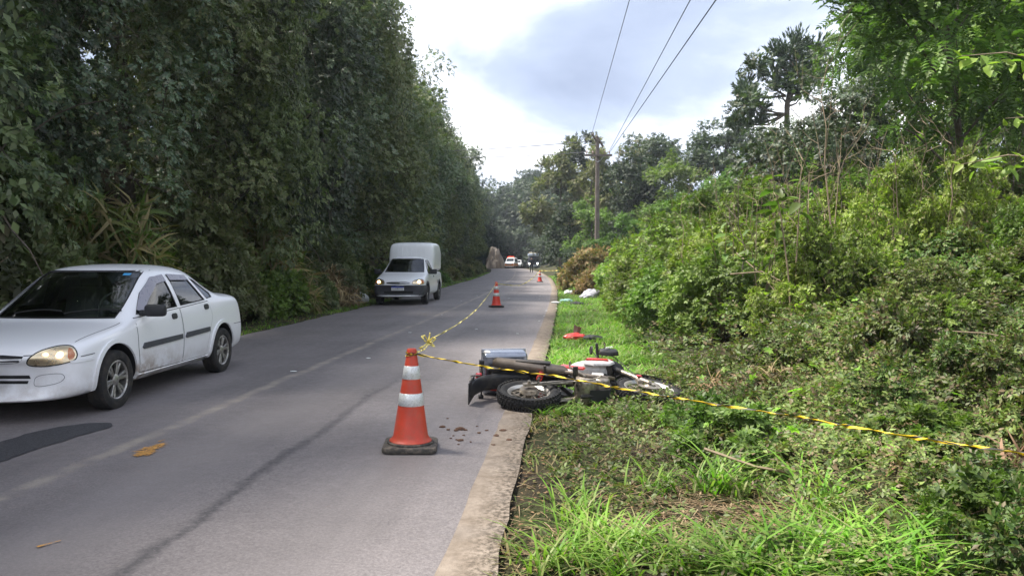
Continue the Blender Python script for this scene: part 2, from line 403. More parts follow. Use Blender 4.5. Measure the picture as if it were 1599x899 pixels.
# ------------------------------------------------------------------ foliage tools
L4 = (np.array([(0, 0, 0), (-.27, .45, .06), (0, 1, -.10), (.27, .45, .06)], float), np.array([(0, 2, 1), (0, 3, 2)]))
L6 = (np.array([(0, 0, 0), (-.24, .28, .07), (-.22, .62, .05), (0, 1, -.12), (.22, .62, .05), (.24, .28, .07)], float), np.array([(0, 3, 2), (0, 2, 1), (0, 5, 4), (0, 4, 3)]))
def blade(seg=3, w=.045, droop=.55):
    v = []; f = []
    for i in range(seg):
        s_ = i / seg; y = s_ * (1 - .2 * s_); z = -droop * s_ ** 2.2; ww = w * (1 - s_ ** 1.6 * .8)
        v += [(-ww, y, z), (ww, y, z)]
    v.append((0, .82, -droop)); n = len(v) - 1
    for i in range(seg - 1): a = 2 * i; f += [(a, a + 1, a + 3), (a, a + 3, a + 2)]
    f.append((n - 2, n - 1, n)); return np.array(v, float), np.array(f)
BL = blade(3); BL2 = blade(2, .05, .4)
def compose(parts):
    V = []; F = []; b = 0
    for (v, f), M in parts:
        h = np.c_[v, np.ones(len(v))] @ np.array(M).T; V.append(h[:, :3]); F.append(f + b); b += len(v)
    return np.concatenate(V), np.concatenate(F)
def _m(loc, rot, sc): return Matrix.LocRotScale(Vector(loc), Euler(rot), Vector((sc,) * 3) if not hasattr(sc, '__len__') else Vector(sc))
def pinnate(n, ll, drop=.25):
    ps = []
    for i in range(n):
        y = .12 + .80 * i / (n - 1); z = -drop * y * y; k = ll * (1 - .35 * abs(i / (n - 1) - .45))
        for sgn in (-1, 1): ps.append((L4, _m((0, y, z), (-.12, .25 * sgn, -sgn * 1.12), (k * 1.1, k, k))))
    ps.append((L4, _m((0, .93, -drop * .87), (-.3, 0, 0), ll)))
    st = (np.array([(-.006, 0, 0), (.006, 0, 0), (.003, .95, -drop * .9), (-.003, .95, -drop * .9)], float), np.array([(0, 1, 2), (0, 2, 3)]))
    ps.append((st, Matrix.Identity(4))); return compose(ps)
PIN = pinnate(6, .31); FERN = pinnate(16, .24, .45)
def rosette(n, up=.5, t=L6):
    return compose([(t, _m((0, 0, 0), (up * random.uniform(.3, 1.2), 0, 2 * math.pi * (i + random.uniform(-.2, .2)) / n), random.uniform(.7, 1.1))) for i in range(n)])
def sprig(n=7, t=L4):
    """a twig end with alternate leaves along +Y"""
    ps = []
    for i in range(n):
        y = .1 + .75 * i / n; sgn = -1 if i % 2 else 1
        ps.append((t, _m((0, y, 0), (random.uniform(-.3, .4), random.uniform(-.4, .4), -sgn * random.uniform(.6, 1.1)), random.uniform(.38, .55))))
    ps.append((t, _m((0, .82, 0), (random.uniform(-.3, .3), 0, 0), .45)))
    return compose(ps)
SPR = [sprig() for _ in range(4)]
ROS = [rosette(5), rosette(6, .7), rosette(7, .3)]
def scatter(pos, dirs, nor, size, tmpl):
    """-> V, F of template copies"""
    tv, tf = tmpl; n = len(pos)
    t_ = nrm(dirs); b = nrm(np.cross(t_, nor)); m = np.cross(b, t_)
    s_ = np.asarray(size).reshape(n, 1, 1)
    V = pos[:, None, :] + s_ * (tv[None, :, 0:1] * b[:, None] + tv[None, :, 1:2] * t_[:, None] + tv[None, :, 2:3] * m[:, None])
    F = tf[None] + (np.arange(n) * len(tv))[:, None, None]
    return V.reshape(-1, 3), F.reshape(-1, 3)
def join_vf(parts):
    V = []; F = []; b = 0
    for v, f in parts: V.append(v); F.append(f + b); b += len(v)
    return np.concatenate(V), np.concatenate(F)
def rdir(n, r=rs): return nrm(r.normal(size=(n, 3)))

def clump_leaves(r, cen, rad, out, n, size, tmpls, droop=.45, fill=.35, flat=.0):
    """n leaf templates over clumps (centres, radii, outward vectors)"""
    k = r.choice(len(cen), n, p=(rad ** 2) / (rad ** 2).sum())
    d = rdir(n, r); o_ = out[k]
    dot = (d * o_).sum(1); d = np.where((dot < -.15)[:, None], d - 2 * dot[:, None] * o_ * .9, d); d = nrm(d + np.array([0, 0, .22]))
    q = r.rand(n) ** fill
    pos = cen[k] + d * (rad[k] * q)[:, None] * np.array([1, 1, .82 - flat])
    ld = d * .55 + rdir(n, r) * .65 + np.array([0, 0, -droop]); nr = d * .8 + rdir(n, r) * .55 + np.array([0, 0, .6])
    sz = size * r.uniform(.6, 1.3, n)
    parts = []; ch = r.randint(0, len(tmpls), n)
    for i, tm in enumerate(tmpls):
        m = ch == i
        if m.any(): parts.append(scatter(pos[m], ld[m], nr[m], sz[m], tm))
    return join_vf(parts)

def limbs(r, mb, base, height, rad, nlimb, spread, lean=(0, 0), start=.3, up=.5, n=6, wob=.12, sub=1):
    """tapered trunk with limbs; returns limb tips"""
    base = Vector(base); tips = []; path = []; rr = []
    for i in range(9):
        s_ = i / 8
        path.append(base + Vector((lean[0] * s_ ** 1.4 * height + wob * r.normal() * s_ * .5, lean[1] * s_ ** 1.4 * height + wob * r.normal() * s_ * .5, height * s_)))
        rr.append(rad * (1 - .82 * s_) * (1.35 if i == 0 else 1))
    mb.tube(path, rr, n)
    for j in range(nlimb):
        s_ = start + (1 - start) * (j + r.rand() * .6) / nlimb; i = min(int(s_ * 8), 7); p = path[i].lerp(path[i + 1], s_ * 8 - i)
        a = j * 2.4 + r.uniform(-.5, .5); L = spread * (1 - .45 * s_) * r.uniform(.7, 1.2)
        pts = [p]; q = p.copy(); d = Vector((math.cos(a), math.sin(a), up * r.uniform(.4, 1.3)))
        for k in range(4):
            d = (d + Vector(tuple(r.normal(size=3) * .25)) + Vector((0, 0, .06))).normalized(); q = q + d * L / 4; pts.append(q.copy())
        r0 = max(rad * (1 - .8 * s_) * .5, .006); mb.tube(pts, [r0, r0 * .75, r0 * .55, r0 * .38, r0 * .2], max(4, n - 1), False); tips.append(pts[-1])
        for k in range(sub):
            q = pts[2 + k % 2]; d2 = (d + Vector(tuple(r.normal(size=3) * .7))).normalized()
            mb.tube([q, q + d2 * L * .25, q + d2 * L * .45 + Vector((0, 0, .05 * L))], [r0 * .45, r0 * .3, r0 * .12], 4, False); tips.append(q + d2 * L * .45)
    return tips

M = {}
M['bark'] = simple('bark', (.085, .065, .048), .9, var=.35, scale=9, dirt=(.16, .15, .13), dirt_amt=.6)
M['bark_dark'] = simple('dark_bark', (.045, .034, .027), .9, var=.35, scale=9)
M['twig'] = simple('dry_twig', (.23, .175, .115), .9, var=.3, scale=14)
M['leaf_forest'] = leaf_mat('forest_leaf', [(.050, .078, .054), (.076, .112, .070), (.102, .142, .084), (.128, .165, .095), (.085, .102, .072), (.16, .155, .095)], .38, .22, var=.35, spec=.4)
M['leaf_forest_olive'] = leaf_mat('olive_forest_leaf', [(.070, .088, .038), (.105, .128, .052), (.135, .155, .065), (.085, .105, .045), (.17, .155, .085)], .45, .25, var=.3)
M['leaf_fresh'] = leaf_mat('fresh_leaf', [(.072, .125, .020), (.120, .195, .030), (.160, .245, .040), (.20, .285, .055), (.095, .140, .035), (.17, .15, .065)], .42, .32, var=.2)
M['leaf_mid'] = leaf_mat('mid_green_leaf', [(.052, .098, .022), (.078, .140, .030), (.108, .180, .036), (.135, .210, .045), (.08, .105, .035)], .38, .3, var=.25)
M['leaf_young'] = leaf_mat('young_leaf', [(.14, .26, .03), (.19, .32, .04), (.24, .35, .06), (.17, .25, .06)], .4, .38, var=.12)
M['leaf_dark'] = leaf_mat('dark_needle_leaf', [(.028, .050, .030), (.042, .072, .040), (.060, .092, .048), (.075, .105, .054)], .5, .1, var=.2)
M['leaf_cover'] = leaf_mat('ground_cover_leaf', [(.034, .062, .018), (.072, .125, .030), (.108, .172, .042), (.155, .222, .060), (.06, .06, .026), (.17, .13, .07), (.09, .15, .038)], .4, .28, var=.1)
M['grass'] = leaf_mat('grass_blade', [(.075, .185, .018), (.105, .235, .024), (.14, .27, .035), (.17, .27, .05), (.23, .22, .10)], .5, .35, var=.1)
M['grass_dull'] = leaf_mat('dull_grass_blade', [(.06, .10, .02), (.10, .145, .035), (.16, .16, .06), (.24, .19, .09), (.13, .10, .05)], .6, .3, var=.1)
M['straw'] = leaf_mat('dry_straw', [(.10, .065, .035), (.19, .125, .065), (.28, .20, .11), (.36, .28, .17), (.14, .085, .05)], .8, .12, var=.1)
M['leaf_brown'] = leaf_mat('withered_leaf', [(.17, .115, .05), (.25, .165, .075), (.30, .21, .10), (.14, .13, .05), (.12, .15, .05)], .7, .25, var=.15)
M['leaf_muted'] = leaf_mat('muted_green_leaf', [(.060, .092, .042), (.090, .130, .056), (.120, .160, .068), (.145, .182, .08), (.095, .105, .06)], .5, .25, var=.3)
M['leaf_deep_shade'] = leaf_mat('shade_darkened_green_leaf', [(.022, .038, .024), (.034, .056, .032), (.048, .074, .038), (.060, .088, .044), (.05, .055, .032)], .5, .2, var=.3)  # deep green, darkened so the far bend's shade sits in the leaf colour
M['leaf_seedy'] = leaf_mat('seeding_leaf', [(.085, .105, .042), (.13, .145, .060), (.17, .165, .080), (.19, .165, .09), (.075, .11, .042)], .6, .25, var=.15)

# ---- crown meshes -------------------------------------------------
def wall_tree(seed, H, Rr, n, leaf, tm, prof=None, mat=None, front=True, ncl=120, vines=10):
    """tall vine-draped forest tree, full to the ground on the road side (+X local)"""
    r = np.random.RandomState(seed); ph = r.uniform(0, 6.28, 6)
    h = r.rand(ncl) ** .95; a = r.uniform(-2.0, 2.0, ncl) if front else r.uniform(-3.14, 3.14, ncl)
    pr = np.interp(h, [0, .12, .35, .6, .85, 1], prof or [.72, .82, .92, 1.0, .85, .3])
    lump = 1 + .22 * np.sin(3 * a + ph[0] + 5 * h) + .18 * np.sin(7 * h * 3 + ph[1] + a)
    rad = Rr * pr * lump * r.uniform(.55, 1.08, ncl)
    cen = np.stack([rad * np.cos(a), rad * np.sin(a) * .95, h * H + .2], 1)
    cr = r.uniform(.35, 1.15, ncl) * (Rr / 2.6); out = nrm(np.stack([np.cos(a), np.sin(a), .25 + 0 * a + (h > .85) * .7], 1))
    V, F = clump_leaves(r, cen, cr, out, n, leaf, tm, .5, .4)
    parts = [(V, F)]
    # hanging strands of vine leaves
    for k in range(vines):
        aa = r.uniform(-1.3, 1.3); z0 = r.uniform(.35, .95) * H; L = r.uniform(1.5, 4); m = int(L * 55); rr_ = Rr * r.uniform(.85, 1.08)
        s_ = r.rand(m); p = np.stack([rr_ * math.cos(aa) + r.normal(size=m) * .09, rr_ * math.sin(aa) + r.normal(size=m) * .12, z0 - s_ * L], 1)
        p[:, 2] = np.maximum(p[:, 2], .1); parts.append(scatter(p, rdir(m, r) * .6 + np.array([.2, 0, -.8]), rdir(m, r) * .5 + np.array([1, 0, .3]), leaf * r.uniform(.5, .9, m), L4))
    V, F = join_vf(parts); crown = np_mesh('crown_%d' % seed, V, F, mat)
    mb = MB(); limbs(r, mb, (0, 0, -.6), H * .93, .16 * Rr / 2.6, 14, Rr * 1.15, start=.15, up=.35)
    for k in range(22):                                     # bare shoots and lianas at the face of the wall
        aa = r.uniform(-1.2, 1.2); z0 = r.uniform(.1, .85) * H; p = Vector((Rr * .75 * math.cos(aa), Rr * .8 * math.sin(aa), z0)); pts = [p]; d = Vector((r.uniform(.1, .5), r.normal() * .5, r.choice([-1, 1, .6])))
        for j in range(5): d = (d + Vector(tuple(r.normal(size=3) * .35))).normalized(); p = p + d * .34; pts.append(p.copy())
        mb.tube(pts, [.016, .014, .012, .010, .008, .005], 4, False)
    return mb.mesh('trunk_%d' % seed), crown
def bush(seed, H, Rr, n, leaf, tm, mat, ncl=60, stems=14, open_=.4, trunkmat='bark', flatten=.8, stemr=.013):
    r = np.random.RandomState(seed)
    d = rdir(ncl, r); d[:, 2] = np.abs(d[:, 2]); q = r.uniform(.45, 1, ncl) ** .6
    cen = d * q[:, None] * np.array([Rr, Rr, H * flatten]); cen[:, 2] += H * .12
    cr = r.uniform(.16, .42, ncl) * Rr / 1.1; V, F = clump_leaves(r, cen, cr, nrm(d + np.array([0, 0, .3])), n, leaf, tm, .25, open_)
    mb = MB()
    for k in range(stems):
        a = r.uniform(0, 6.28); e = Vector(cen[r.randint(ncl)]) * r.uniform(.85, 1.25); p0 = Vector((.2 * Rr * math.cos(a), .2 * Rr * math.sin(a), -.3)); mid = p0.lerp(e, .5) + Vector((0, 0, .12 * H)) + Vector(tuple(r.normal(size=3) * .08))
        mb.tube([p0, p0.lerp(mid, .5) + Vector((0, 0, .05)), mid, mid.lerp(e, .5), e], [stemr * 1.3, stemr * 1.1, stemr, stemr * .7, stemr * .3], 5, False)
    return mb.mesh('stems_%d' % seed), np_mesh('foliage_%d' % seed, V, F, mat)
def tree_mesh(seed, H, trunk_r, Rr, n, leaf, tm, mat, base=.35, ncl=70, lean=(0, 0), cl=(.35, .8), nl=14, squash=1.0, sub=2):
    """free-standing tree: trunk, limbs, clumps at the limb tips"""
    r = np.random.RandomState(seed); mb = MB()
    tips = limbs(r, mb, (0, 0, -.4), H * .9, trunk_r, nl, Rr, lean, base, .55, 7, .15, sub)
    T = np.array([tuple(p) for p in tips]); k = r.randint(0, len(T), ncl)
    cen = T[k] + r.normal(size=(ncl, 3)) * np.array([.22, .22, .16]) * Rr
    mid = np.array([lean[0] * H * .7, lean[1] * H * .7, H * .7]); out = nrm(cen - mid + np.array([0, 0, .4 * Rr]))
    V, F = clump_leaves(r, cen, r.uniform(cl[0], cl[1], ncl) * Rr / 2.2, out, n, leaf, tm, .35, .45)
    return mb.mesh('trunk_%d' % seed), np_mesh('crown_%d' % seed, V, F, mat)
def plant(name, meshes, loc, rz, sc, label, cat, group, names=('trunk', 'crown'), wood='bark', tilt=(0, 0)):
    e = empty(name, loc, rz, label, cat, group); e.rotation_euler = (tilt[0], tilt[1], rz)
    e.scale = sc if hasattr(sc, '__len__') else (sc,) * 3
    link(names[0], meshes[0], M[wood], e); link(names[1], meshes[1], None, e)
    return e
# ------------------------------------------------------------------ vegetation
THIN = blade(3, .012, .2)
def bare(x, y): return np.exp(-(((x - 1.22) / .42) ** 2 + ((y - 4.35) / .42) ** 2))
r = np.random.RandomState(11)
WT = [wall_tree(101, 11.5, 2.6, 9000, .19, SPR, mat=M['leaf_forest']),
      wall_tree(102, 11.0, 2.5, 9000, .18, SPR, [.6, .7, .8, 1.0, .95, .45], M['leaf_forest']),
      wall_tree(103, 12.0, 2.7, 9500, .19, SPR, [.8, .95, .9, .85, .7, .3], M['leaf_forest_olive'], vines=26),
      wall_tree(105, 11.5, 2.6, 8000, .18, SPR, [.85, .9, .8, .9, .8, .35], M['leaf_muted'], vines=14),
      wall_tree(104, 11.0, 2.6, 9500, .17, SPR, [.7, .75, .95, 1.05, .9, .4], M['leaf_forest'], vines=18)]
WL = ['dense dark vine-covered tree in the forest wall along the left roadside', 'dark broad-topped tree in the forest wall along the left roadside',
      'olive green vine-draped tree in the forest wall along the left roadside', 'muted green tree in the forest wall along the left roadside', 'small-leaved dark tree in the forest wall along the left roadside']
def lzone(y): return 'beside the white sedan' if y < 12.5 else 'between the sedan and the pickup' if y < 24 else 'beside the white pickup' if y < 32 else 'just beyond the pickup' if y < 48 else 'across from the road-edge cone' if y < 75 else 'near the rescue van'
y = 1.5; i = 0
while y < 150:
    k = [0, 2, 4, 3, 0, 1, 4, 2, 3, 1, 0, 4, 2][i % 13]; k = 0 if k == 4 and y < 17 else k; xl = float(XR(y)) - RW; off = 3.1 + r.uniform(-.5, .8) + (.3 if y < 14 else 0) + .010 * max(y - 30, 0)
    x = xl - off; sc = r.uniform(.88, 1.12)
    plant('forest_tree', WT[k], (x, y, float(HT(x, y)) - .15), -.5 + r.uniform(-.35, .35), (sc, sc * r.choice([-1, 1]), sc * r.uniform(.85, 1.12)), WL[k].replace(' along the left roadside', ' ' + lzone(y)), 'tree', 'trees of the forest wall on the left', wood='bark', tilt=(0, -r.uniform(.0, .05) - (.07 if y > 34 else 0)))
    y += (1.9 if y < 32 else 2.6) + r.uniform(0, .8) + y * .012; i += 1
BT = [tree_mesh(401, 7.0, .13, 3.0, 3600, .30, SPR, M['leaf_mid'], .15, 90, cl=(.4, .85)), tree_mesh(402, 7.5, .12, 2.8, 3800, .27, SPR, M['leaf_forest'], .15, 90, cl=(.35, .8)), tree_mesh(403, 6.5, .10, 2.6, 2300, .34, [PIN], M['leaf_mid'], .2, 80, cl=(.35, .8))]
BTL = [tree_mesh(411, 7.2, .13, 2.9, 6000, .17, SPR, M['leaf_forest_olive'], .15, 90, cl=(.4, .85)), tree_mesh(412, 7.5, .13, 2.8, 6000, .17, SPR, M['leaf_forest'], .15, 90, cl=(.35, .8))]
for k, (y, l, sc, v) in enumerate([(24, 2.9, 1.2, 1), (29, 2.4, 1.45, 0), (34, 2.8, 1.4, 1), (39, 2.5, 1.55, 0), (45, 2.6, 1.45, 1), (52, 2.9, 1.6, 0), (60, 2.6, 1.5, 1), (69, 2.8, 1.65, 1), (79, 2.6, 1.6, 0), (92, 2.8, 1.7, 1), (108, 2.6, 1.7, 1)]):
    l += 1.7 * (y > 26) + .012 * max(y - 40, 0); sc *= .88 if y > 26 else 1; x = float(XR(y)) - RW - l; pt_ = plant('roadside_tree', BTL[v], (x, y, float(HT(x, y)) - .2), r.uniform(0, 6.28), (sc, sc, sc * 1.05), ['round-crowned green tree leaning out of the forest wall ', 'round-crowned dark tree leaning out of the forest wall '][v] + lzone(y), 'tree', 'round-crowned trees of the left forest wall')
for y in np.concatenate([np.arange(4, 60, 4.2), np.arange(60, 150, 9)]):
    x = float(XR(y)) - RW - 6.6 - r.uniform(0, 1.4); sc = r.uniform(.85, 1.1); k = r.randint(5)
    plant('forest_tree', WT[k], (x, y, float(HT(x, y)) - .3), -.4 + r.uniform(-.4, .4), (sc, sc, sc), 'tree rising behind the forest wall ' + lzone(y), 'tree', 'trees behind the forest wall on the left', wood='bark_dark')
# undergrowth at the foot of the left wall
UB = [bush(201, 1.5, 1.0, 1500, .20, SPR, M['leaf_forest_olive'], 60, 20), bush(202, 1.3, .95, 1300, .22, SPR, M['leaf_mid'], 50, 16),
      bush(203, 1.1, .9, 1500, .42, [BL, BL2], M['straw'], 50, 22, .7), bush(204, 1.2, .9, 1700, .5, [BL, BL2], M['grass_dull'], 50, 12, .7)]
UL = ['olive green shrub at the foot of the left forest wall', 'mid green leafy shrub at the foot of the left forest wall', 'tangle of dry brown stalks at the foot of the left forest wall', 'clump of arching leaves at the foot of the left forest wall']
y = 6.0; i = 0
while y < 110:
    k = [0, 1, 3, 0, 2, 0, 3, 1, 0][i % 9] if y < 30 else [0, 3, 0, 1][i % 4]; x = float(XR(y)) - RW - 1.25 - r.uniform(-.1, .7); sc = r.uniform(.75, 1.15) * (.8 if y > 30 else 1)
    if y < 13 and k == 1: k = 0
    plant('undergrowth_shrub', UB[k], (x, y, float(HT(x, y)) - .05), r.uniform(0, 6.28), (sc, sc, sc * r.uniform(.8, 1.25)), UL[k].replace('the left forest wall', 'the bank ' + lzone(y)), 'shrub', 'undergrowth shrubs along the left verge', ('stems', 'foliage'), 'twig')
    y += .85 + r.uniform(0, .5) + y * .018; i += 1
for k, (yy_, l, sc) in enumerate([(7.6, 1.7, 1.25), (9.3, 2.0, 1.3), (11.5, 2.1, 1.2), (14, 2.3, 1.3), (17.5, 2.1, 1.2), (21, 2.2, 1.3), (25, 2.0, 1.1)]):
    x = float(XR(yy_)) - RW - l; kk = [2, 0, 0, 3, 0, 3, 0][k]
    plant('undergrowth_shrub', UB[kk], (x, yy_, float(HT(x, yy_))), r.uniform(0, 6), (sc, sc, sc * 1.3), UL[kk].replace('at the foot of the left forest wall', 'up the bank ' + lzone(yy_)), 'shrub', 'undergrowth shrubs along the left verge', ('stems', 'foliage'), 'twig')

# far trees closing the road and the right side beyond the pole
FT = [tree_mesh(301, 11, .22, 3.4, 4200, .42, SPR, M['leaf_deep_shade'], .18, 90, cl=(.4, .9)), tree_mesh(302, 12, .20, 3.0, 3600, .42, SPR, M['leaf_seedy'], .3, 70, cl=(.3, .75)),
      tree_mesh(303, 9, .18, 3.0, 3800, .38, SPR, M['leaf_mid'], .12, 80, cl=(.4, .9)), tree_mesh(304, 13, .2, 1.9, 2600, .42, SPR, M['leaf_deep_shade'], .35, 60, cl=(.35, .8))]
FL = ['dark spreading tree', 'pale brownish seeding tree', 'mid green bushy tree', 'tall slender tree']
def ft(k, x, y, sc, label, group=None, rz=None):
    sc = sc if hasattr(sc, '__len__') else (sc,) * 3
    return plant('roadside_tree', FT[k], (x, y, float(HT(x, y)) - .2), r.uniform(0, 6.28) if rz is None else rz, sc, label, 'tree', group)
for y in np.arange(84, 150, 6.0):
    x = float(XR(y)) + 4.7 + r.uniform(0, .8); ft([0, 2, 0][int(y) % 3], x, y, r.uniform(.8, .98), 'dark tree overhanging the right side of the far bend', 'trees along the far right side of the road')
for y in np.arange(88, 150, 9.0):
    x = float(XR(y)) + 8.5 + r.uniform(0, 2); ft(int(r.randint(3)), x, y, r.uniform(.9, 1.1), 'tree behind those overhanging the right side of the far bend', 'trees behind the far right roadside')
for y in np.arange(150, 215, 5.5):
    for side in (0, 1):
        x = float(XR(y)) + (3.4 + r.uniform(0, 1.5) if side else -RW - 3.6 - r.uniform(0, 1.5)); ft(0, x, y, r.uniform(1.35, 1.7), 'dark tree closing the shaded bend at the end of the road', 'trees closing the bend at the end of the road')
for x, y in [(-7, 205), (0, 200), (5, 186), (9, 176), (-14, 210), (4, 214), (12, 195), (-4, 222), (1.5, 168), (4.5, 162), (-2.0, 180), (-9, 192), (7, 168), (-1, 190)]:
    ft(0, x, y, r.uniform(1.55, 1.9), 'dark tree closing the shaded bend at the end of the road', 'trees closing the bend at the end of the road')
ft(1, 4.4, 70, (.85, .85, .95), 'pale brownish seeding tree left of the utility pole', rz=.4)
ft(1, 6.8, 66, (.7, .7, .90), 'narrow pale seeding tree behind the utility pole', rz=2.4)
ft(3, 6.3, 78, (1.0, 1.0, 1.15), 'tall slender dark tree standing above the seeding trees by the pole', rz=1)
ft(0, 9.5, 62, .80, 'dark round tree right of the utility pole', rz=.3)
ft(2, 12.0, 58, .80, 'mid green tree right of the dark round one by the pole', rz=2)
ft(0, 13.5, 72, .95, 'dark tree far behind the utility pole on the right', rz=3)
ft(2, 5.9, 57, (.55, .55, .62), 'small mid green tree at the foot of the utility pole', rz=3)
ft(0, 4.6, 62, (.5, .5, .55), 'low dark tree by the road left of the utility pole', rz=4)
ft(0, 16.5, 60, .85, 'dark tree below the monkey puzzle pine', rz=5)
ft(2, 20, 62, .9, 'mid green tree beyond the monkey puzzle pine', rz=1.3)
for i_, (x, y, sc) in enumerate([(9, 44, .42), (12.2, 42, .48), (10.3, 36, .42), (14.5, 50, .55), (7.2, 46, .36), (13.4, 36, .45), (8.4, 34, .34)]):
    ft(2, x, y, sc, 'small bushy tree on the slope below the utility pole', 'small bushy trees on the right slope')

# monkey puzzle pine (candelabra of tufted branches)
def araucaria(seed, root):
    r = np.random.RandomState(seed); mb = MB(); parts = []; NEED = (L4[0] * np.array([.42, 1, .6]), L4[1])
    W = lambda x, y, dy=0: dpt(x, y, 46 + dy) - root
    top = W(1240, 88); fork = W(1229, 165); mb.tube([(0, 0, -.5), fork * .5 + Vector((.1, 0, 0)), fork, W(1236, 125), top], [.24, .20, .16, .11, .05], 8)
    B = [(1244, 72, .0), (1274, 80, .5), (1214, 92, -.4), (1250, 104, -.9), (1272, 112, .3), (1228, 112, .9), (1242, 136, -.7), (1262, 92, .8), (1206, 118, .4), (1232, 84, -1.0), (1258, 128, .6), (1182, 108, -.2), (1163, 142, .3), (1160, 166, -.4), (1184, 172, .5), (1154, 196, .1), (1180, 196, -.5), (1172, 156, -.8), (1218, 140, -.2), (1252, 150, .2)]
    for k, (x, y, dy) in enumerate(B):
        c = W(x, y, dy); o_ = fork.lerp(top, max(0, min(1, (165 - y - 20) / 80))) if x > 1200 else W(1227, 150 if y < 150 else 178)
        mid = o_.lerp(c, .6) - Vector((0, 0, .22)); mb.tube([o_, o_.lerp(mid, .5) - Vector((0, 0, .05)), mid, c], [.075, .06, .05, .025], 5, False)
        for m in range(40):
            d = rdir(1, r)[0]; d[2] = d[2] * .75 + .2; d /= np.linalg.norm(d); L = r.uniform(.65, 1.0) * (.95 if k < 11 else .85); ns = 22; s_ = r.uniform(.2, 1, ns)
            q = np.array(c) + d * (s_ * L)[:, None] + np.array([0, 0, .30]) * ((s_ ** 2) * L)[:, None]
            parts.append(scatter(q, d * .9 + np.array([0, 0, .5]) + rdir(ns, r) * .45, rdir(ns, r), r.uniform(.22, .36, ns), NEED))
    V, F = join_vf(parts); return mb.mesh('araucaria_trunk'), np_mesh('araucaria_crown', V, F, M['leaf_dark'])
p = dpt(1222, 400, 46); ar_root = Vector((p.x, 46, float(HT(p.x, 46)) - .2))
plant('monkey_puzzle_pine', araucaria(5, ar_root), ar_root, 0, 1.0, 'dark monkey puzzle pine with tufted candelabra branches above the right slope', 'pine tree', None)

# big trees of the upper right
def bt(k, x, y, sc, rz, label): return plant('slope_tree', BT[k], (x, y, float(HT(x, y)) - .1), rz, sc, label, 'tree', 'trees on the right slope')
bt(1, 13.6, 30, .80, .5, 'dark rounded tree standing right of the monkey puzzle pine')
bt(0, 15.5, 27, 1.35, 1.5, 'tall leafy tree behind the slender pinnate-leaved tree')
bt(2, 12.2, 21.5, 1.25, 2.5, 'feathery tree on the slope behind the slender pinnate-leaved tree')
bt(0, 9.8, 24, .52, 4.1, 'mid green tree in front of the dark rounded tree on the slope')
bt(1, 16.5, 21, 1.3, 3.3, 'dark tree high on the slope at the edge of the woods')
bt(2, 14.0, 16.8, 1.15, .9, 'feathery tree leaning over the slope beside the dry grass')
bt(0, 19, 32, 1.4, 2.2, 'tall tree at the top of the slope behind the others')
bt(1, 7.6, 19.0, .62, 2.0, 'small dark tree between the tall shrubs on the slope')
bt(0, 10.6, 15.8, .66, 5.0, 'small leafy tree with a dark stem beside the dry grass patch')
# the slender pinnate tree close by
sl_r = np.random.RandomState(77); mb = MB(); tr_path = [(.0, 0, -.3), (-.05, 0, .8), (-.16, .02, 1.7), (-.30, .05, 2.7), (-.40, .1, 3.9), (-.55, .1, 5.2)]
mb.tube(tr_path, [.075, .062, .055, .046, .034, .018], 8)
tips = []
for z0, ex, ey, ez, rr_ in [(1.1, -1.35, -.2, 2.0, .028), (1.75, .9, -.3, 3.0, .024), (2.3, -1.5, -.2, 3.9, .026), (2.6, .8, .3, 4.1, .022), (3.0, -1.9, -.4, 4.9, .024), (3.3, .6, -.5, 4.8, .02), (3.8, -1.3, .3, 5.8, .02), (4.2, .5, .4, 5.6, .018), (2.0, -.9, -1.1, 3.0, .02), (3.4, -2.4, -.1, 4.5, .02), (2.9, 1.3, -.4, 3.5, .02), (4.6, -.3, -.5, 6.2, .015), (1.5, 1.1, .4, 2.3, .02), (3.6, -.8, -1.2, 4.3, .018)]:
    i = [k for k in range(5) if tr_path[k][2] <= z0 <= tr_path[k + 1][2]][0]; f_ = (z0 - tr_path[i][2]) / (tr_path[i + 1][2] - tr_path[i][2])
    p0 = Vector(tr_path[i]).lerp(Vector(tr_path[i + 1]), f_); e = Vector((ex, ey, ez)); pts = [p0, p0.lerp(e, .35) + Vector((0, 0, .05)), p0.lerp(e, .7) + Vector((.03, 0, .08)), e]
    mb.tube(pts, [rr_, rr_ * .8, rr_ * .55, rr_ * .25], 5, False)
    for s_ in (.4, .55, .7, .85, 1): tips.append(tuple(p0.lerp(e, s_)))
T = np.array(tips); n = 1500; k = sl_r.randint(0, len(T), n); pos = T[k] + sl_r.normal(size=(n, 3)) * np.array([.30, .30, .24]); pos = pos[pos[:, 2] > 1.9 + .4 * sl_r.rand(n)]; n = len(pos)
out = nrm(pos - np.array([-.3, 0, 3.2])); V, F = scatter(pos, out * .6 + rdir(n, sl_r) * .7 + np.array([0, 0, -.12]), rdir(n, sl_r) * .4 + np.array([0, 0, 1]), sl_r.uniform(.26, .44, n), PIN)
x, y = 7.25, 12.2
plant('slender_tree', (mb.mesh('slender_trunk'), np_mesh('slender_crown', V, F, M['leaf_mid'])), (x, y, float(HT(x, y))), 0, 1.0, 'slender young tree with a bent dark trunk and feathery pinnate leaves', 'tree', None, wood='bark')

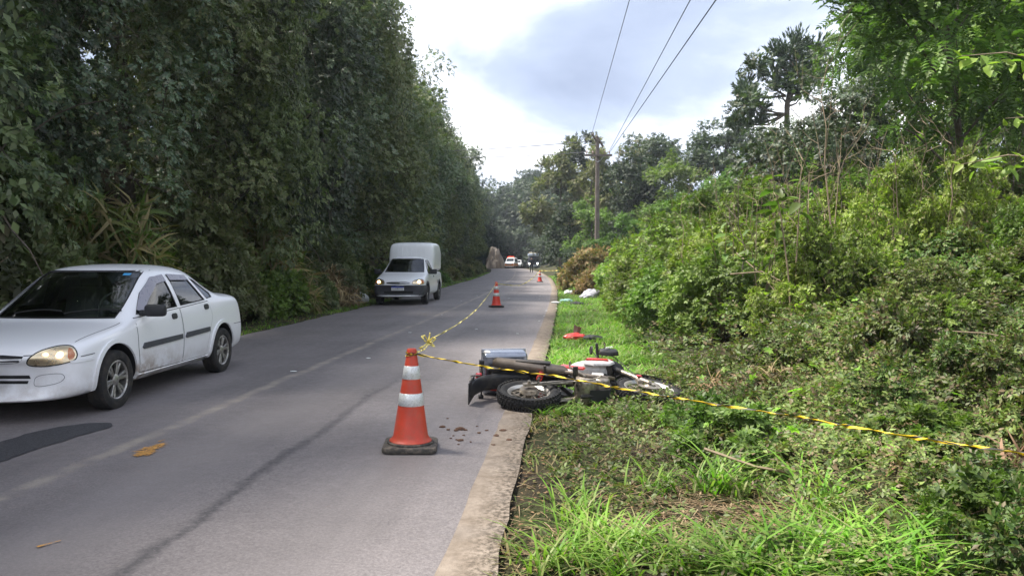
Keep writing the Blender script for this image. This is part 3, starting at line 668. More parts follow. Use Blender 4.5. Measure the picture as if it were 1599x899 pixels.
# roadside bushes on the right
RB = [bush(501, 1.75, 1.3, 4600, .135, SPR, M['leaf_fresh'], 80, 24), bush(502, 1.5, 1.15, 4600, .12, SPR, M['leaf_mid'], 70, 26), bush(503, 2.1, 1.15, 2100, .15, SPR, M['leaf_fresh'], 46, 30, .55, stemr=.012), bush(504, 1.1, 1.05, 3200, .11, SPR, M['leaf_cover'], 60, 20), bush(505, 1.5, 1.2, 1500, .20, SPR, M['leaf_brown'], 60, 30)]
RL = ['dense fresh green bush beside the right verge', 'mid green small-leaved bush beside the right verge', 'tall open shrub with bare stems on the right slope', 'low leafy shrub on the right slope', 'withered brown bush']
def rb(k, x, y, sc, label=None, group='bushes along the right verge', rz=None, wood='twig'):
    sc = sc if hasattr(sc, '__len__') else (sc,) * 3
    return plant('roadside_bush', RB[k], (x, y, float(HT(x, y)) - .08), r.uniform(0, 6.28) if rz is None else rz, sc, label or RL[k], 'bush', group, ('stems', 'foliage'), wood)
def rzone(y, x): return ('beside the verge ' if x < 4.7 else 'on the slope ') + ('just beyond the motorcycle' if y < 14 else 'above the broken red fairing' if y < 20 else 'before the dropped clothes' if y < 30 else 'beyond the dropped clothes' if y < 40 else 'below the utility pole')
for k, x, y, sc in [(1, 3.0, 11.2, .95), (0, 3.6, 12.8, 1.05), (1, 2.75, 13.6, .95), (0, 4.7, 12.0, .95), (1, 4.2, 10.4, .72), (0, 3.5, 15.5, 1.05), (0, 3.0, 17.8, .95), (1, 3.4, 20, 1.0), (0, 3.7, 22.5, 1.0), (1, 3.9, 25.5, 1.0), (0, 4.3, 29, .95), (1, 4.6, 34, .95), (0, 5.0, 41, .95), (1, 5.4, 46, .9), (0, 5.2, 52, .95),
                    (0, 5.4, 14.6, .85), (0, 5.0, 18.5, 1.0), (1, 6.0, 21, 1.15), (0, 6.6, 17.0, 1.0), (0, 5.6, 26, 1.2), (1, 6.4, 31, 1.2), (0, 7.6, 22.5, 1.1), (0, 7.2, 28, 1.2), (1, 7.5, 37, 1.3), (0, 6.2, 38, 1.1)]:
    rb(k, x + (.35 if x < 4 else .15), y, sc * .92, RL[k].replace('beside the right verge', rzone(y, x)))
for x, y, sc in [(4.6, 15.6, 1.15), (5.6, 16.6, 1.2), (3.9, 18.6, 1.1), (6.7, 15.2, 1.1), (5.2, 21.2, 1.25), (6.3, 19.2, 1.25), (4.6, 24, 1.2), (7.6, 18.4, 1.15), (8.6, 20.6, 1.3), (4.1, 14.4, .95)]:
    rb(2, x, y, sc, RL[2].replace('on the right slope', rzone(y, 9)), group='tall open shrubs on the right slope')
for x, y, sc in [(5.3, 9.4, .62), (6.3, 10.4, .75), (4.6, 8.6, .5), (8.2, 11.6, .8), (7.8, 13.6, .9), (5.6, 11.2, .7), (8.9, 13.5, .9), (9.4, 15, 1), (5.9, 8.3, .55), (6.8, 9.2, .7), (4.2, 7.6, .42), (7.8, 10.2, .8), (5.2, 7.2, .5), (8.8, 11.2, .8)]:
    rb(3, x, y, sc, RL[3].replace('on the right slope', 'on the slope ' + ('under the tape' if y < 8 else 'right of the motorcycle' if x < 6.5 else 'around the slender tree')), group='low shrubs on the right slope')
for k, (x, y, sx, sz) in enumerate([(4.1, 9.6, .5, .9), (5.0, 10.2, .55, 1.05), (5.7, 9.6, .5, .95), (8.3, 12.6, .6, 1.1), (4.8, 11.4, .55, 1.0), (6.9, 12.6, .6, 1.2), (5.8, 12.2, .5, 1.05), (7.6, 9.9, .5, .8), (8.6, 10.4, .55, .9), (6.2, 8.9, .42, .75), (9.2, 12.0, .6, 1.0), (3.4, 9.4, .42, .6)]):
    rb(2 if k % 3 else 0, x, y, (sx, sx, sz * .8), 'narrow upright leafy shrub on the slope ' + ('right behind the motorcycle' if x < 5.2 else 'below the slender tree' if x > 6.6 else 'between the motorcycle and the slender tree'), 'upright shrubs on the right slope')
rb(4, 3.9, 36, (1.25, 1.25, 1.35), 'withered brown bush by the verge below the utility pole', None)
rb(4, 3.6, 31.5, (.7, .7, .8), 'small withered brown bush by the verge next to the larger one', None)
rb(4, 9.2, 17.5, (1.3, 1.0, .55), 'patch of dry withered brush on the slope behind the slender tree', None)
rb(4, 7.6, 14.6, (.6, .5, .45), 'small withered brush pile on the slope left of the slender tree', None)
rb(4, 5.0, 5.9, (.42, .5, .36), 'dry withered brush at the foot of the slope under the tape end', None)
ft(2, 5.15, 44.5, (.34, .34, .30), 'small green tree hiding the foot of the utility pole', None)
ft(0, 3.7, 48, (.22, .22, .22), 'small dark shrub in the verge by the third cone', None)

LP = [bush(511, .55, .42, 900, .085, SPR, M['leaf_cover'], 26, 12, stemr=.006), bush(512, .5, .45, 700, .11, SPR, M['leaf_mid'], 22, 12, stemr=.006), bush(513, .45, .40, 500, .26, [BL, THIN], M['straw'], 20, 20, .8, stemr=.004)]
lp_r = np.random.RandomState(91)
for k in range(46):
    y = lp_r.uniform(2.9, 9.5); d = lp_r.uniform(1.3, 5.5) if y > 5 else lp_r.uniform(1.9, 3.6); x = float(XR(y)) + d; kk = [0, 1, 0, 2, 0, 1][k % 6]
    if float(bare(x, y)) > .15 or (y > 6.3 and d < 1.9): continue
    s_ = lp_r.uniform(.55, 1.05) * (.6 + .1 * min(y, 7) * .6)
    plant('low_plant', LP[kk], (x, y, float(HT(x, y)) - .03), lp_r.uniform(0, 6.28), (s_, s_, s_ * lp_r.uniform(.7, 1.2)), ['small leafy plant in the ground cover ', 'darker broad-leaved small plant in the ground cover ', 'little tangle of dry stalks in the ground cover '][kk] + ('near the bare patch of soil' if y < 5 else 'along the tape' if y < 7 else 'right of the motorcycle'), 'plant', 'small plants in the near ground cover', ('stems', 'foliage'), 'twig')
# tall weeds with large drooping leaves
def weed(seed, H, n, leaf):
    r = np.random.RandomState(seed); mb = MB(); pos = []; dr = []; sz = []
    for k in range(3):
        a = r.uniform(0, 6.28); e = Vector((.3 * math.cos(a), .3 * math.sin(a), H * r.uniform(.75, 1.05))); pts = [Vector((0, 0, -.2)), Vector((e.x * .25, e.y * .25, H * .35)), Vector((e.x * .6, e.y * .6, H * .7)), e]
        mb.tube(pts, [.014, .011, .008, .004], 5, False)
        for j in range(n):
            s_ = r.uniform(.55, 1); aa = r.uniform(0, 6.28); p = pts[1].lerp(e, s_); pos.append(p); dr.append((math.cos(aa), math.sin(aa), r.uniform(-.7, .35))); sz.append(leaf * r.uniform(.55, 1.15) * (1.15 - .4 * s_))
    return mb.mesh('weed_stems_%d' % seed), list(zip(pos, dr, sz))
LEAFM = {k: np_mesh('large_leaf_' + k, L6[0], L6[1], M[k], True) for k in ('leaf_mid', 'leaf_young')}
def put_leaf(parent, p, d, size, mat, up=(0, 0, 1)):
    o = link('leaf', LEAFM[mat], None, parent); y_ = Vector(d).normalized(); x_ = y_.cross(Vector(up)).normalized(); z_ = x_.cross(y_)
    m = Matrix((x_, y_, z_)).transposed().to_4x4(); m.translation = Vector(p); o.matrix_local = m @ Matrix.Scale(size, 4)
WD = [weed(601, 2.0, 9, .27), weed(602, 1.7, 10, .22)]
for k, (px, py, Y, s_) in enumerate([(1240, 440, 9.3, 1.0), (1190, 430, 10.2, .9), (1130, 430, 11, .85), (1290, 420, 10.8, .95), (1160, 400, 13, 1.0), (1080, 390, 13.5, .9), (1350, 430, 10.4, .75)]):
    p = dpt(px, py, Y); z = float(HT(p.x, Y))
    e = empty('tall_weed', (p.x, Y, z), r.uniform(0, 6), 'tall weed with large drooping leaves ' + ['rising highest behind the motorcycle', 'left of the highest weed', 'among the verge bushes', 'right of the highest weed', 'behind the other weeds', 'near the open shrubs', 'short beside the bare saplings'][k], 'weed', 'tall weeds among the right bushes'); e.scale = (s_,) * 3
    link('stem', WD[k % 2][0], M['twig'], e)
    for q in WD[k % 2][1]: put_leaf(e, q[0], q[1], q[2], 'leaf_mid', (r.normal() * .25, r.normal() * .25, 1))
# bare saplings and a bent dry branch
def sapling(seed, H, nb):
    r = np.random.RandomState(seed); mb = MB(); limbs(r, mb, (0, 0, -.2), H, .018, nb, H * .45, (r.uniform(-.15, .15), r.uniform(-.1, .1)), .35, 1.0, 5, .12, 2); return mb.mesh('sapling_%d' % seed)
SAP = [sapling(611, 2.4, 7), sapling(612, 1.9, 9), sapling(613, 2.2, 5)]
for k, (px, py, Y, s_) in enumerate([(1262, 430, 9.6, .95), (1215, 420, 11.5, .9), (1395, 470, 10, .95), (1432, 440, 11, .9), (1352, 430, 11.6, 1.0), (1150, 360, 15, 1), (1100, 350, 16, 1), (1060, 345, 17, 1), (1310, 420, 12, 1.0), (1480, 470, 9.5, .8), (1560, 440, 10.2, .9), (1180, 345, 17, 1.1), (1025, 345, 19, 1)]):
    p = dpt(px, py, Y); o = link('bare_sapling', SAP[k % 3], M['bark' if k % 2 else 'twig']); o.location = (p.x, Y, float(HT(p.x, Y))); o.rotation_euler = (0, 0, r.uniform(0, 6)); o.scale = (s_,) * 3
    tag(o, 'thin bare sapling standing among the bushes of the right slope', 'sapling', 'bare saplings on the right slope')
for k in range(26):
    Y = r.uniform(9.5, 17); px = r.uniform(1040, 1599); p = dpt(px, 400, Y); o = link('leafless_sapling', SAP[k % 3], M['bark' if k % 3 else 'bark_dark']); s_ = r.uniform(.75, 1.25); o.location = (p.x, Y, float(HT(p.x, Y)) - .1); o.rotation_euler = (r.normal() * .08, r.normal() * .08, r.uniform(0, 6)); o.scale = (s_ * .8, s_ * .8, s_ * 1.25)
    tag(o, 'tall dark leafless sapling rising above the shrubs of the right slope', 'sapling', 'leafless saplings on the right slope')
for pts_, lab in [([(1290, 640, 6.6), (1340, 590, 6.7), (1410, 540, 6.8), (1470, 516, 6.8), (1540, 520, 6.7), (1620, 535, 6.5)], 'long pale bare branch arching over the ground cover of the slope'),
                  ([(1150, 395, 10.5), (1185, 425, 10.2), (1215, 460, 9.8), (1250, 500, 9.5)], 'bent pale dry branch leaning out of the bushes'),
                  ([(1140, 428, 10.0), (1190, 424, 9.9), (1222, 440, 9.7)], 'short pale dry branch lying across the bushes'),
                  ([(1100, 700, 4.9), (1180, 728, 4.7), (1260, 742, 4.6), (1330, 735, 4.6)], 'thin dry vine stem trailing over the near ground cover')]:
    mb = MB(); P = [dpt(a, b, c) for a, b, c in pts_]; mb.tube(P, [.011 - .006 * i / len(P) for i in range(len(P))], 5)
    o = mb.build('dry_branch', M['twig'], None, True); tag(o, lab, 'branch')
# bright young leaf sprays at the edge of the woods
for k, (a, b, c, lab) in enumerate([((1640, 100, 5.2), (1500, 88, 5.0), 22, 'arching spray of bright young leaves, highest at the wood edge'), ((1650, 250, 5.2), (1495, 258, 5.0), 24, 'arching spray of bright young leaves, below the highest one'), ((1640, 200, 6.2), (1570, 185, 6.0), 14, 'short spray of bright young leaves between the two longer ones')]):
    p0, p1 = dpt(*a), dpt(*b); root = Vector((p0.x + .5, p0.y + .2, float(HT(p0.x + .5, p0.y + .2)) - .1))
    rr_ = np.random.RandomState(620 + k); e = empty('leafy_shoot', root, 0, lab, 'shoot', 'bright leafy shoots at the wood edge')
    pts_ = [root, root.lerp(p0, .55) + Vector((.1, 0, .15)), p0, p0.lerp(p1, .5) + Vector((0, 0, .05)), p1]
    mb = MB(); mb.tube([q - root for q in pts_], [.012, .01, .007, .005, .002], 5, False); mb.build('stem', M['twig'], e, True)
    s_ = rr_.uniform(0, 1, c); pos = np.array([tuple(p0.lerp(p1, q) - root) for q in s_]) + rr_.normal(size=(c, 3)) * .035
    for q in pos: put_leaf(e, q, rdir(1, rr_)[0] * .7 + np.array([-.3, -.2, -.1]), rr_.uniform(.07, .13), 'leaf_young', rdir(1, rr_)[0] * .5 + np.array([0, -.5, .8]))
# fern at the lower right
p = gpt(1660, 850, .2); rr_ = np.random.RandomState(640); n = 15; a = rr_.uniform(0, 6.28, n)
V, F = scatter(np.zeros((n, 3)) + np.array([0, 0, .04]), np.stack([np.cos(a), np.sin(a), rr_.uniform(.5, 1.3, n)], 1), np.array([(0, 0, 1.)] * n), rr_.uniform(.32, .52, n), FERN)
o = link('fern', np_mesh('fern', V, F, M['leaf_mid']), None); o.location = (p.x, p.y, float(HT(p.x, p.y))); tag(o, 'green fern with arching fronds at the foot of the slope', 'fern')

def region(n, ya, yb, da, db, r, pw=1.0):
    y = ya + (yb - ya) * r.rand(n) ** pw; d = da + (db - da) * r.rand(n); x = XR(y) + d; return x, y, d
def cover(name, n, ya, yb, da, db, size, hmax, mat, label, tm, r, patch=None, dlo=.3, pw=1.0):
    x, y, d = region(n, ya, yb, da, db, r, pw); dens = ss(da - .1, da + 1.1, d) * (1 - bare(x, y)); dens *= np.clip(.70 + 2.6 * vnoise(x * .9 + 4, y * .9), .06, 1)
    if patch is not None: dens *= patch(x, y, d)
    m = r.rand(n) < np.maximum(dens, dlo * (1 - bare(x, y))); x, y, d = x[m], y[m], d[m]; n = len(x)
    hh = hmax * ss(.1, 2.2, d) * (.2 + 1.6 * (vnoise(x * 1.6 + 7, y * 1.6) + .5)); z = HT(x, y) + .01 + hh * r.rand(n) ** .7
    a = r.uniform(0, 6.28, n); up = rdir(n, r) * .55 + np.array([0, -.15, 1.0]); dr = np.stack([np.cos(a), np.sin(a), r.uniform(-.3, 1.1, n)], 1); ch = r.randint(0, len(tm), n); sz = size * r.uniform(.5, 1.4, n) * np.clip(.35 + .10 * y, .62, 1); parts = []
    for i, t_ in enumerate(tm):
        q = ch == i; parts.append(scatter(np.stack([x, y, z], 1)[q], dr[q], up[q], sz[q], t_))
    V, F = join_vf(parts); o = link(name, np_mesh(name, V, F, mat), None); return tag(o, label, name.replace('_', ' '), kind='stuff')
ROS4 = [rosette(5, .5, L4), rosette(6, .7, L4), rosette(4, .35, L4)]
gr = np.random.RandomState(31); SPRS = [sprig(4), sprig(5), sprig(3)]
cover('ground_cover', 32000, 2.2, 9.0, .25, 6.5, .09, .26, M['leaf_cover'], 'small-leaved creeping ground cover on the near right slope', SPRS, gr, pw=.8)
cover('slope_undergrowth', 26000, 7.5, 24, 1.5, 12, .13, .40, M['leaf_cover'], 'leafy undergrowth covering the middle of the right slope', SPRS, gr, dlo=.5)
cover('young_shoots', 300, 3.2, 9, .9, 6, .055, .34, M['leaf_young'], 'scattered bright young shoots among the ground cover', ROS, gr, dlo=.05)
cover('fresh_undergrowth', 9000, 8.5, 22, 2.3, 12, .12, .65, M['leaf_fresh'], 'yellow green leafy growth between the shrubs on the right slope', SPRS, gr, dlo=.1)
def grass(name, n, f, size, mat, label, r, tm=BL, flat=.0, spread=.55, lift=0):
    x, y = f(n, r); n = len(x); z = HT(x, y) + lift; a = r.uniform(0, 6.28, n)
    dr = np.stack([np.cos(a) * spread, np.sin(a) * spread, r.uniform(.5, 1.2, n) * (1 - flat)], 1); V, F = scatter(np.stack([x, y, z], 1), dr, np.stack([-np.cos(a), -np.sin(a), .3 + 0 * a + flat * 3], 1), size * r.uniform(.5, 1.3, n), tm)
    o = link(name, np_mesh(name, V, F, mat), None); return tag(o, label, 'grass', kind='stuff')
def verge(n, r):
    y = 7.2 + 62 * r.rand(n) ** 2.1; wd = np.interp(y, [7, 9, 13, 20, 40, 70], [1.3, 1.6, 1.7, 1.7, 1.9, 2.4]); d = .06 + wd * r.rand(n); x = XR(y) + d
    k = r.rand(n) < np.clip(.85 + 1.2 * vnoise(x * 2.1, y * 2.1), .3, 1) * (1 - .8 * ((x > .0) & (x < 1.75) & (y > 6.9) & (y < 8.3))); return x[k], y[k]
grass('verge_grass', 42000, verge, .19, M['grass'], 'bright green grass of the right verge beyond the motorcycle', gr, BL)
def lverge(n, r):
    y = 6 + 84 * r.rand(n) ** 1.8; d = .05 + 1.15 * r.rand(n) ** 1.2; x = XR(y) - RW - d; k = r.rand(n) < np.clip(.55 + 2.2 * vnoise(x * .8, y * .55 + 9), .05, 1); return x[k], y[k]
grass('left_verge_grass', 17000, lverge, .16, M['grass'], 'green grass strip at the foot of the left forest wall', gr, BL2)
def near(n, r):
    y = 2.3 + 5.2 * r.rand(n); d = .03 + 3.2 * r.rand(n) ** 1.3; x = XR(y) + d; k = r.rand(n) < np.clip(.5 + 1.8 * vnoise(x * 1.6 + 20, y * 1.6), .05, 1) * (1 - bare(x, y)); return x[k], y[k]
grass('near_dull_grass', 6500, near, .13, M['grass_dull'], 'short dull grass and weeds on the near right verge', gr, BL2, spread=.8)
tc_ = [gpt(*q, 0) for q in [(955, 855), (985, 850), (930, 840), (1250, 880), (1280, 870), (1220, 895), (1330, 880), (1085, 890), (1060, 880), (1010, 660), (905, 875), (1180, 880), (1300, 830), (1390, 890), (860, 880), (1150, 770), (1040, 760), (1440, 850), (900, 800), (960, 900)]]
def tufts(n, r):
    k = r.randint(0, len(tc_), n); c = np.array([(q.x, q.y) for q in tc_])[k]; p = c + r.normal(size=(n, 2)) * np.array([.09, .08]); return p[:, 0], p[:, 1]
grass('grass_tufts', 1200, tufts, .28, M['grass'], 'bright tufts of long grass on the near right verge', gr, blade(4, .024, .5), spread=.45)
tr_ = [gpt(*q, .12) for q in [(1250, 880), (1285, 862), (1215, 895), (1335, 885), (1180, 878), (1300, 845), (1405, 890), (1150, 862), (1240, 850), (1360, 868), (1450, 880), (1110, 740), (1280, 770)]]
def tufts2(n, r):
    k = r.randint(0, len(tr_), n); c = np.array([(q.x, q.y) for q in tr_])[k]; p = c + r.normal(size=(n, 2)) * np.array([.055, .06]); return p[:, 0], p[:, 1]
grass('long_grass', 620, tufts2, .42, M['grass'], 'long bright grass blades rising through the near ground cover', gr, blade(4, .020, .55), spread=.42, lift=.02)
def litter(n, r):
    y = 2.3 + 6.5 * r.rand(n); d = -.06 + 4.5 * r.rand(n) ** 1.3; x = XR(y) + d; k = r.rand(n) < np.clip(.45 + 1.6 * vnoise(x * 1.3 + 40, y * 1.3) + bare(x, y) * .7, .05, 1); return x[k], y[k]
grass('dry_straw', 7000, litter, .20, M['straw'], 'dry straw and twigs strewn over the near right verge', gr, THIN, .88, 1.0, .012)
def bare_spot(n, r): return 1.22 + .38 * r.normal(size=n), 4.35 + .32 * r.normal(size=n)
grass('straw_heap', 700, bare_spot, .32, M['straw'], 'matted dry straw round the bare dark patch of soil', gr, THIN, .9, 1.0, .015)
def lit2(n, r):
    y = 2.3 + 7 * r.rand(n); d = -.10 + 3.5 * r.rand(n) ** 1.6; return XR(y) + d, y
grass('fallen_leaves', 3600, lit2, .032, M['leaf_brown'], 'small fallen brown leaves on the near right verge', gr, L4, .85, 1.0, .012)
def lit3(n, r):
    y = 6 + 30 * r.rand(n); d = -.12 + .9 * r.rand(n); return XR(y) - RW - d, y
grass('left_fallen_leaves', 2500, lit3, .06, M['leaf_brown'], 'fallen brown leaves along the left road edge', gr, L4, .85, 1.0, .012)
# ------------------------------------------------------------------ vehicles: tools
def loft(st, warp=None, lv=2, name='body'):
    """st rows: x, zb, ws, wm, wb, zbelt, wr, zr, zt -> closed subdivided shell"""
    vs = []; fs = []
    for (x, zb, ws, wm, wb, ze, wr, zr, zt) in st:
        zm = zb + (ze - zb) * .50; zl = zb + (ze - zb) * .22
        h = [(0, zb), (ws * .72, zb), (ws, zb + .035), ((ws + wm) / 2 + .012, zl), (wm, zm), ((wm * .45 + wb * .55) + .008, zb + (ze - zb) * .80), (wb, ze), (wb + (wr - wb) * .5 + .012, ze + (zr - ze) * .52), (wr, zr), (wr * .62, zr + (zt - zr) * .72), (0, zt)]
        ring = [(x, y, z) for y, z in h] + [(x, -y, z) for y, z in h[9:0:-1]]
        vs += [Vector(warp(*p) if warp else p) for p in ring]
    n = 20; m = len(st)
    for i in range(m - 1):
        for k in range(n): fs.append((i * n + k, i * n + (k + 1) % n, (i + 1) * n + (k + 1) % n, (i + 1) * n + k))
    for b, flip in ((0, True), ((m - 1) * n, False)):
        for k in range(10):
            q = [k, k + 1, (n - k - 1) % n, (n - k) % n]; q = list(dict.fromkeys(q)); q = [b + a for a in q]
            fs.append(tuple(q[::-1] if flip else q))
    mb = MB(); mb.add(vs, fs); o = link(name, mb.mesh(name), None); finish(o, True, sub=lv, ang=60); return o
def bvh_of(o):
    bm = bmesh.new(); bm.from_mesh(o.data); t = BVHTree.FromBMesh(bm); bm.free(); return t
def boolean(o, mb, mat=None, op='DIFFERENCE'):
    c = link('cutter', mb.mesh('cutter'), mat); m = o.modifiers.new('x', 'BOOLEAN'); m.operation = op; m.object = c; m.solver = 'EXACT'; m.material_mode = 'TRANSFER'
    bake(o); bpy.data.objects.remove(c)
FR_L = (Vector((0, -3, 0)), Vector((1, 0, 0)), Vector((0, 0, 1)), Vector((0, 1, 0)))      # looking at the -y side
FR_R = (Vector((0, 3, 0)), Vector((1, 0, 0)), Vector((0, 0, 1)), Vector((0, -1, 0)))
FR_F = (Vector((-3, 0, 0)), Vector((0, 1, 0)), Vector((0, 0, 1)), Vector((1, 0, 0)))
FR_B = (Vector((9, 0, 0)), Vector((0, 1, 0)), Vector((0, 0, 1)), Vector((-1, 0, 0)))
def patch(poly, fr, bvh, off, res=.05):
    o, u, v, d = fr; bm = bmesh.new(); bm.faces.new([bm.verts.new((a, b, 0)) for a, b in poly])
    lo = [min(p[i] for p in poly) for i in (0, 1)]; hi = [max(p[i] for p in poly) for i in (0, 1)]
    for ax in (0, 1):
        c = lo[ax] + res
        while c < hi[ax] - res * .3:
            pc = Vector((c, 0, 0)) if ax == 0 else Vector((0, c, 0)); pn = Vector((1, 0, 0)) if ax == 0 else Vector((0, 1, 0))
            bmesh.ops.bisect_plane(bm, geom=bm.verts[:] + bm.edges[:] + bm.faces[:], plane_co=pc, plane_no=pn, dist=1e-5); c += res
    bad = []
    for q in bm.verts:
        p = o + u * q.co.x + v * q.co.y; h, nn, _, _ = bvh.ray_cast(p, d, 12)
        if h is None: bad.append(q); continue
        if nn.dot(d) > 0: nn = -nn
        q.co = h + nn * off
    bmesh.ops.delete(bm, geom=bad, context='VERTS')
    me = bpy.data.meshes.new('patch'); bmesh.ops.recalc_face_normals(bm, faces=bm.faces)
    bm.normal_update()
    s_ = sum((f.normal.dot(d) for f in bm.faces), 0)
    if s_ > 0: bmesh.ops.reverse_faces(bm, faces=bm.faces)
    bm.to_mesh(me); bm.free(); return me
def put_patch(name, poly, fr, bvh, off, mat, parent, res=.05, thick=0):
    o = link(name, patch(poly, fr, bvh, off, res), mat, parent)
    if thick:
        m = o.modifiers.new('s', 'SOLIDIFY'); m.thickness = thick; m.offset = -1; bake(o)
    o.data.polygons.foreach_set('use_smooth', np.ones(len(o.data.polygons), bool)); o.data.set_sharp_from_angle(angle=R(50))
    return o
def outline(pts, w):
    """closed thin band polygon round pts as quads (list of polys)"""
    n = len(pts); c = Vector((sum(p[0] for p in pts) / n, sum(p[1] for p in pts) / n)); out = []
    P = [Vector(p) for p in pts]
    def off(i):
        a, b, d = P[i - 1], P[i], P[(i + 1) % n]; n1 = Vector(((b - a).y, -(b - a).x)).normalized(); n2 = Vector(((d - b).y, -(d - b).x)).normalized(); q = (n1 + n2)
        q = q.normalized() * (w / max(.35, q.normalized().dot(n1)))
        if (b + q - c).length < (b - c).length: q = -q
        return b + q
    O = [off(i) for i in range(n)]
    for i in range(n): j = (i + 1) % n; out.append([tuple(P[i]), tuple(P[j]), tuple(O[j]), tuple(O[i])])
    return out
def multi_patch(name, polys, fr, bvh, off, mat, parent, res=.05):
    bm = bmesh.new()
    for pl in polys:
        me = patch(pl, fr, bvh, off, res); bm.from_mesh(me); bpy.data.meshes.remove(me)
    bmesh.ops.remove_doubles(bm, verts=bm.verts, dist=.0008)
    me = bpy.data.meshes.new(name); bm.to_mesh(me); bm.free(); o = link(name, me, mat, parent); return o
def smoothpoly(pts, k=2):
    """round a polygon by corner cutting"""
    for _ in range(k):
        q = []
        for i in range(len(pts)):
            a, b = Vector(pts[i]), Vector(pts[(i + 1) % len(pts)]); q += [tuple(a.lerp(b, .22)), tuple(a.lerp(b, .78))]
        pts = q
    return pts

M['paint_white'] = None
t = NT('white_car_paint'); o = t.obj(); x_, y_, z_ = t.xyz(o)
dn = t.ramp(t.noise(7, 7, o, .7), [(.40, 0), (.60, 1)]); low = t.math('MULTIPLY', t.mapr(z_, .55, .26, 0, 1), t.mapr(t.math('ABSOLUTE', t.math('SUBTRACT', x_, 1.25)), .15, .9, 1, .25))
c = t.mix(t.math('MULTIPLY', dn, t.math('MULTIPLY', low, 1.0)), (.80, .80, .82), (.24, .15, .075))
t.base(c, .32, 0, .5, .6); M['paint_white'] = t.m
M['paint_van'] = simple('white_van_paint', (.80, .81, .82), .35, 0, .5, .5, .03, 2)
M['glass'] = glass_mat('car_glass', (.72, .78, .75)); M['glass_dark'] = glass_mat('tinted_car_glass', (.10, .11, .11))
M['lens'] = glass_mat('lamp_lens', (.93, .92, .90))
M['rubber'] = simple('tyre_rubber', (.020, .020, .021), .8, 0, .3, dirt=(.10, .08, .06), dirt_amt=.5)
M['black_plastic'] = simple('black_plastic', (.022, .023, .026), .55, 0, .4)
M['grey_plastic'] = simple('grey_plastic', (.06, .062, .07), .6, 0, .4)
M['shut'] = simple('panel_gap_black', (.012, .012, .013), .8)
M['alloy'] = simple('dirty_alloy', (.42, .41, .39), .35, .8, dirt=(.10, .075, .05), dirt_amt=.75, scale=16)
M['cabin'] = simple('dark_cabin_trim', (.055, .056, .06), .85); M['seat'] = simple('grey_seat_cloth', (.13, .13, .14), .95)
M['chrome'] = simple('lamp_reflector', (.82, .70, .48), .3, .9)
M['amber'] = simple('amber_lens', (.65, .22, .03), .25, 0, .5, .5); M['red_lens'] = simple('red_lens', (.4, .02, .02), .25, 0, .5, .5)
M['lit'] = emit_mat('lit_headlamp_bulb', (1.0, .62, .22), 3.2)
M['plate'] = simple('white_plate', (.70, .70, .70), .4, var=.03); M['plate_blue'] = simple('blue_plate_band', (.02, .05, .32), .4); M['ink'] = simple('black_lettering', (.015, .015, .018), .6)
M['sticker'] = simple('blue_sticker', (.05, .32, .62), .4)
M['visor'] = simple('grey_rain_visor', (.26, .25, .29), .3, 0, .5, None, .02); 
M['skin'] = simple('skin', (.42, .26, .18), .55, var=.06); M['dark_cloth'] = simple('dark_cloth', (.018, .02, .028), .9); M['hair'] = simple('dark_hair', (.015, .012, .01), .7); M['shirt'] = simple('grey_shirt', (.16, .17, .19), .9)
def text_mesh(body, size, mat, parent, loc, rot, name='lettering', ext=.001):
    cu = bpy.data.curves.new(name, 'FONT'); cu.body = body; cu.size = size; cu.align_x = 'CENTER'; cu.align_y = 'CENTER'; cu.extrude = ext
    o = bpy.data.objects.new(name, cu); COL.objects.link(o); bake_curve = bpy.data.meshes.new_from_object(o.evaluated_get(bpy.context.evaluated_depsgraph_get())); bpy.data.objects.remove(o)
    q = link(name, bake_curve, mat, parent); q.location = loc; q.rotation_euler = rot; return q

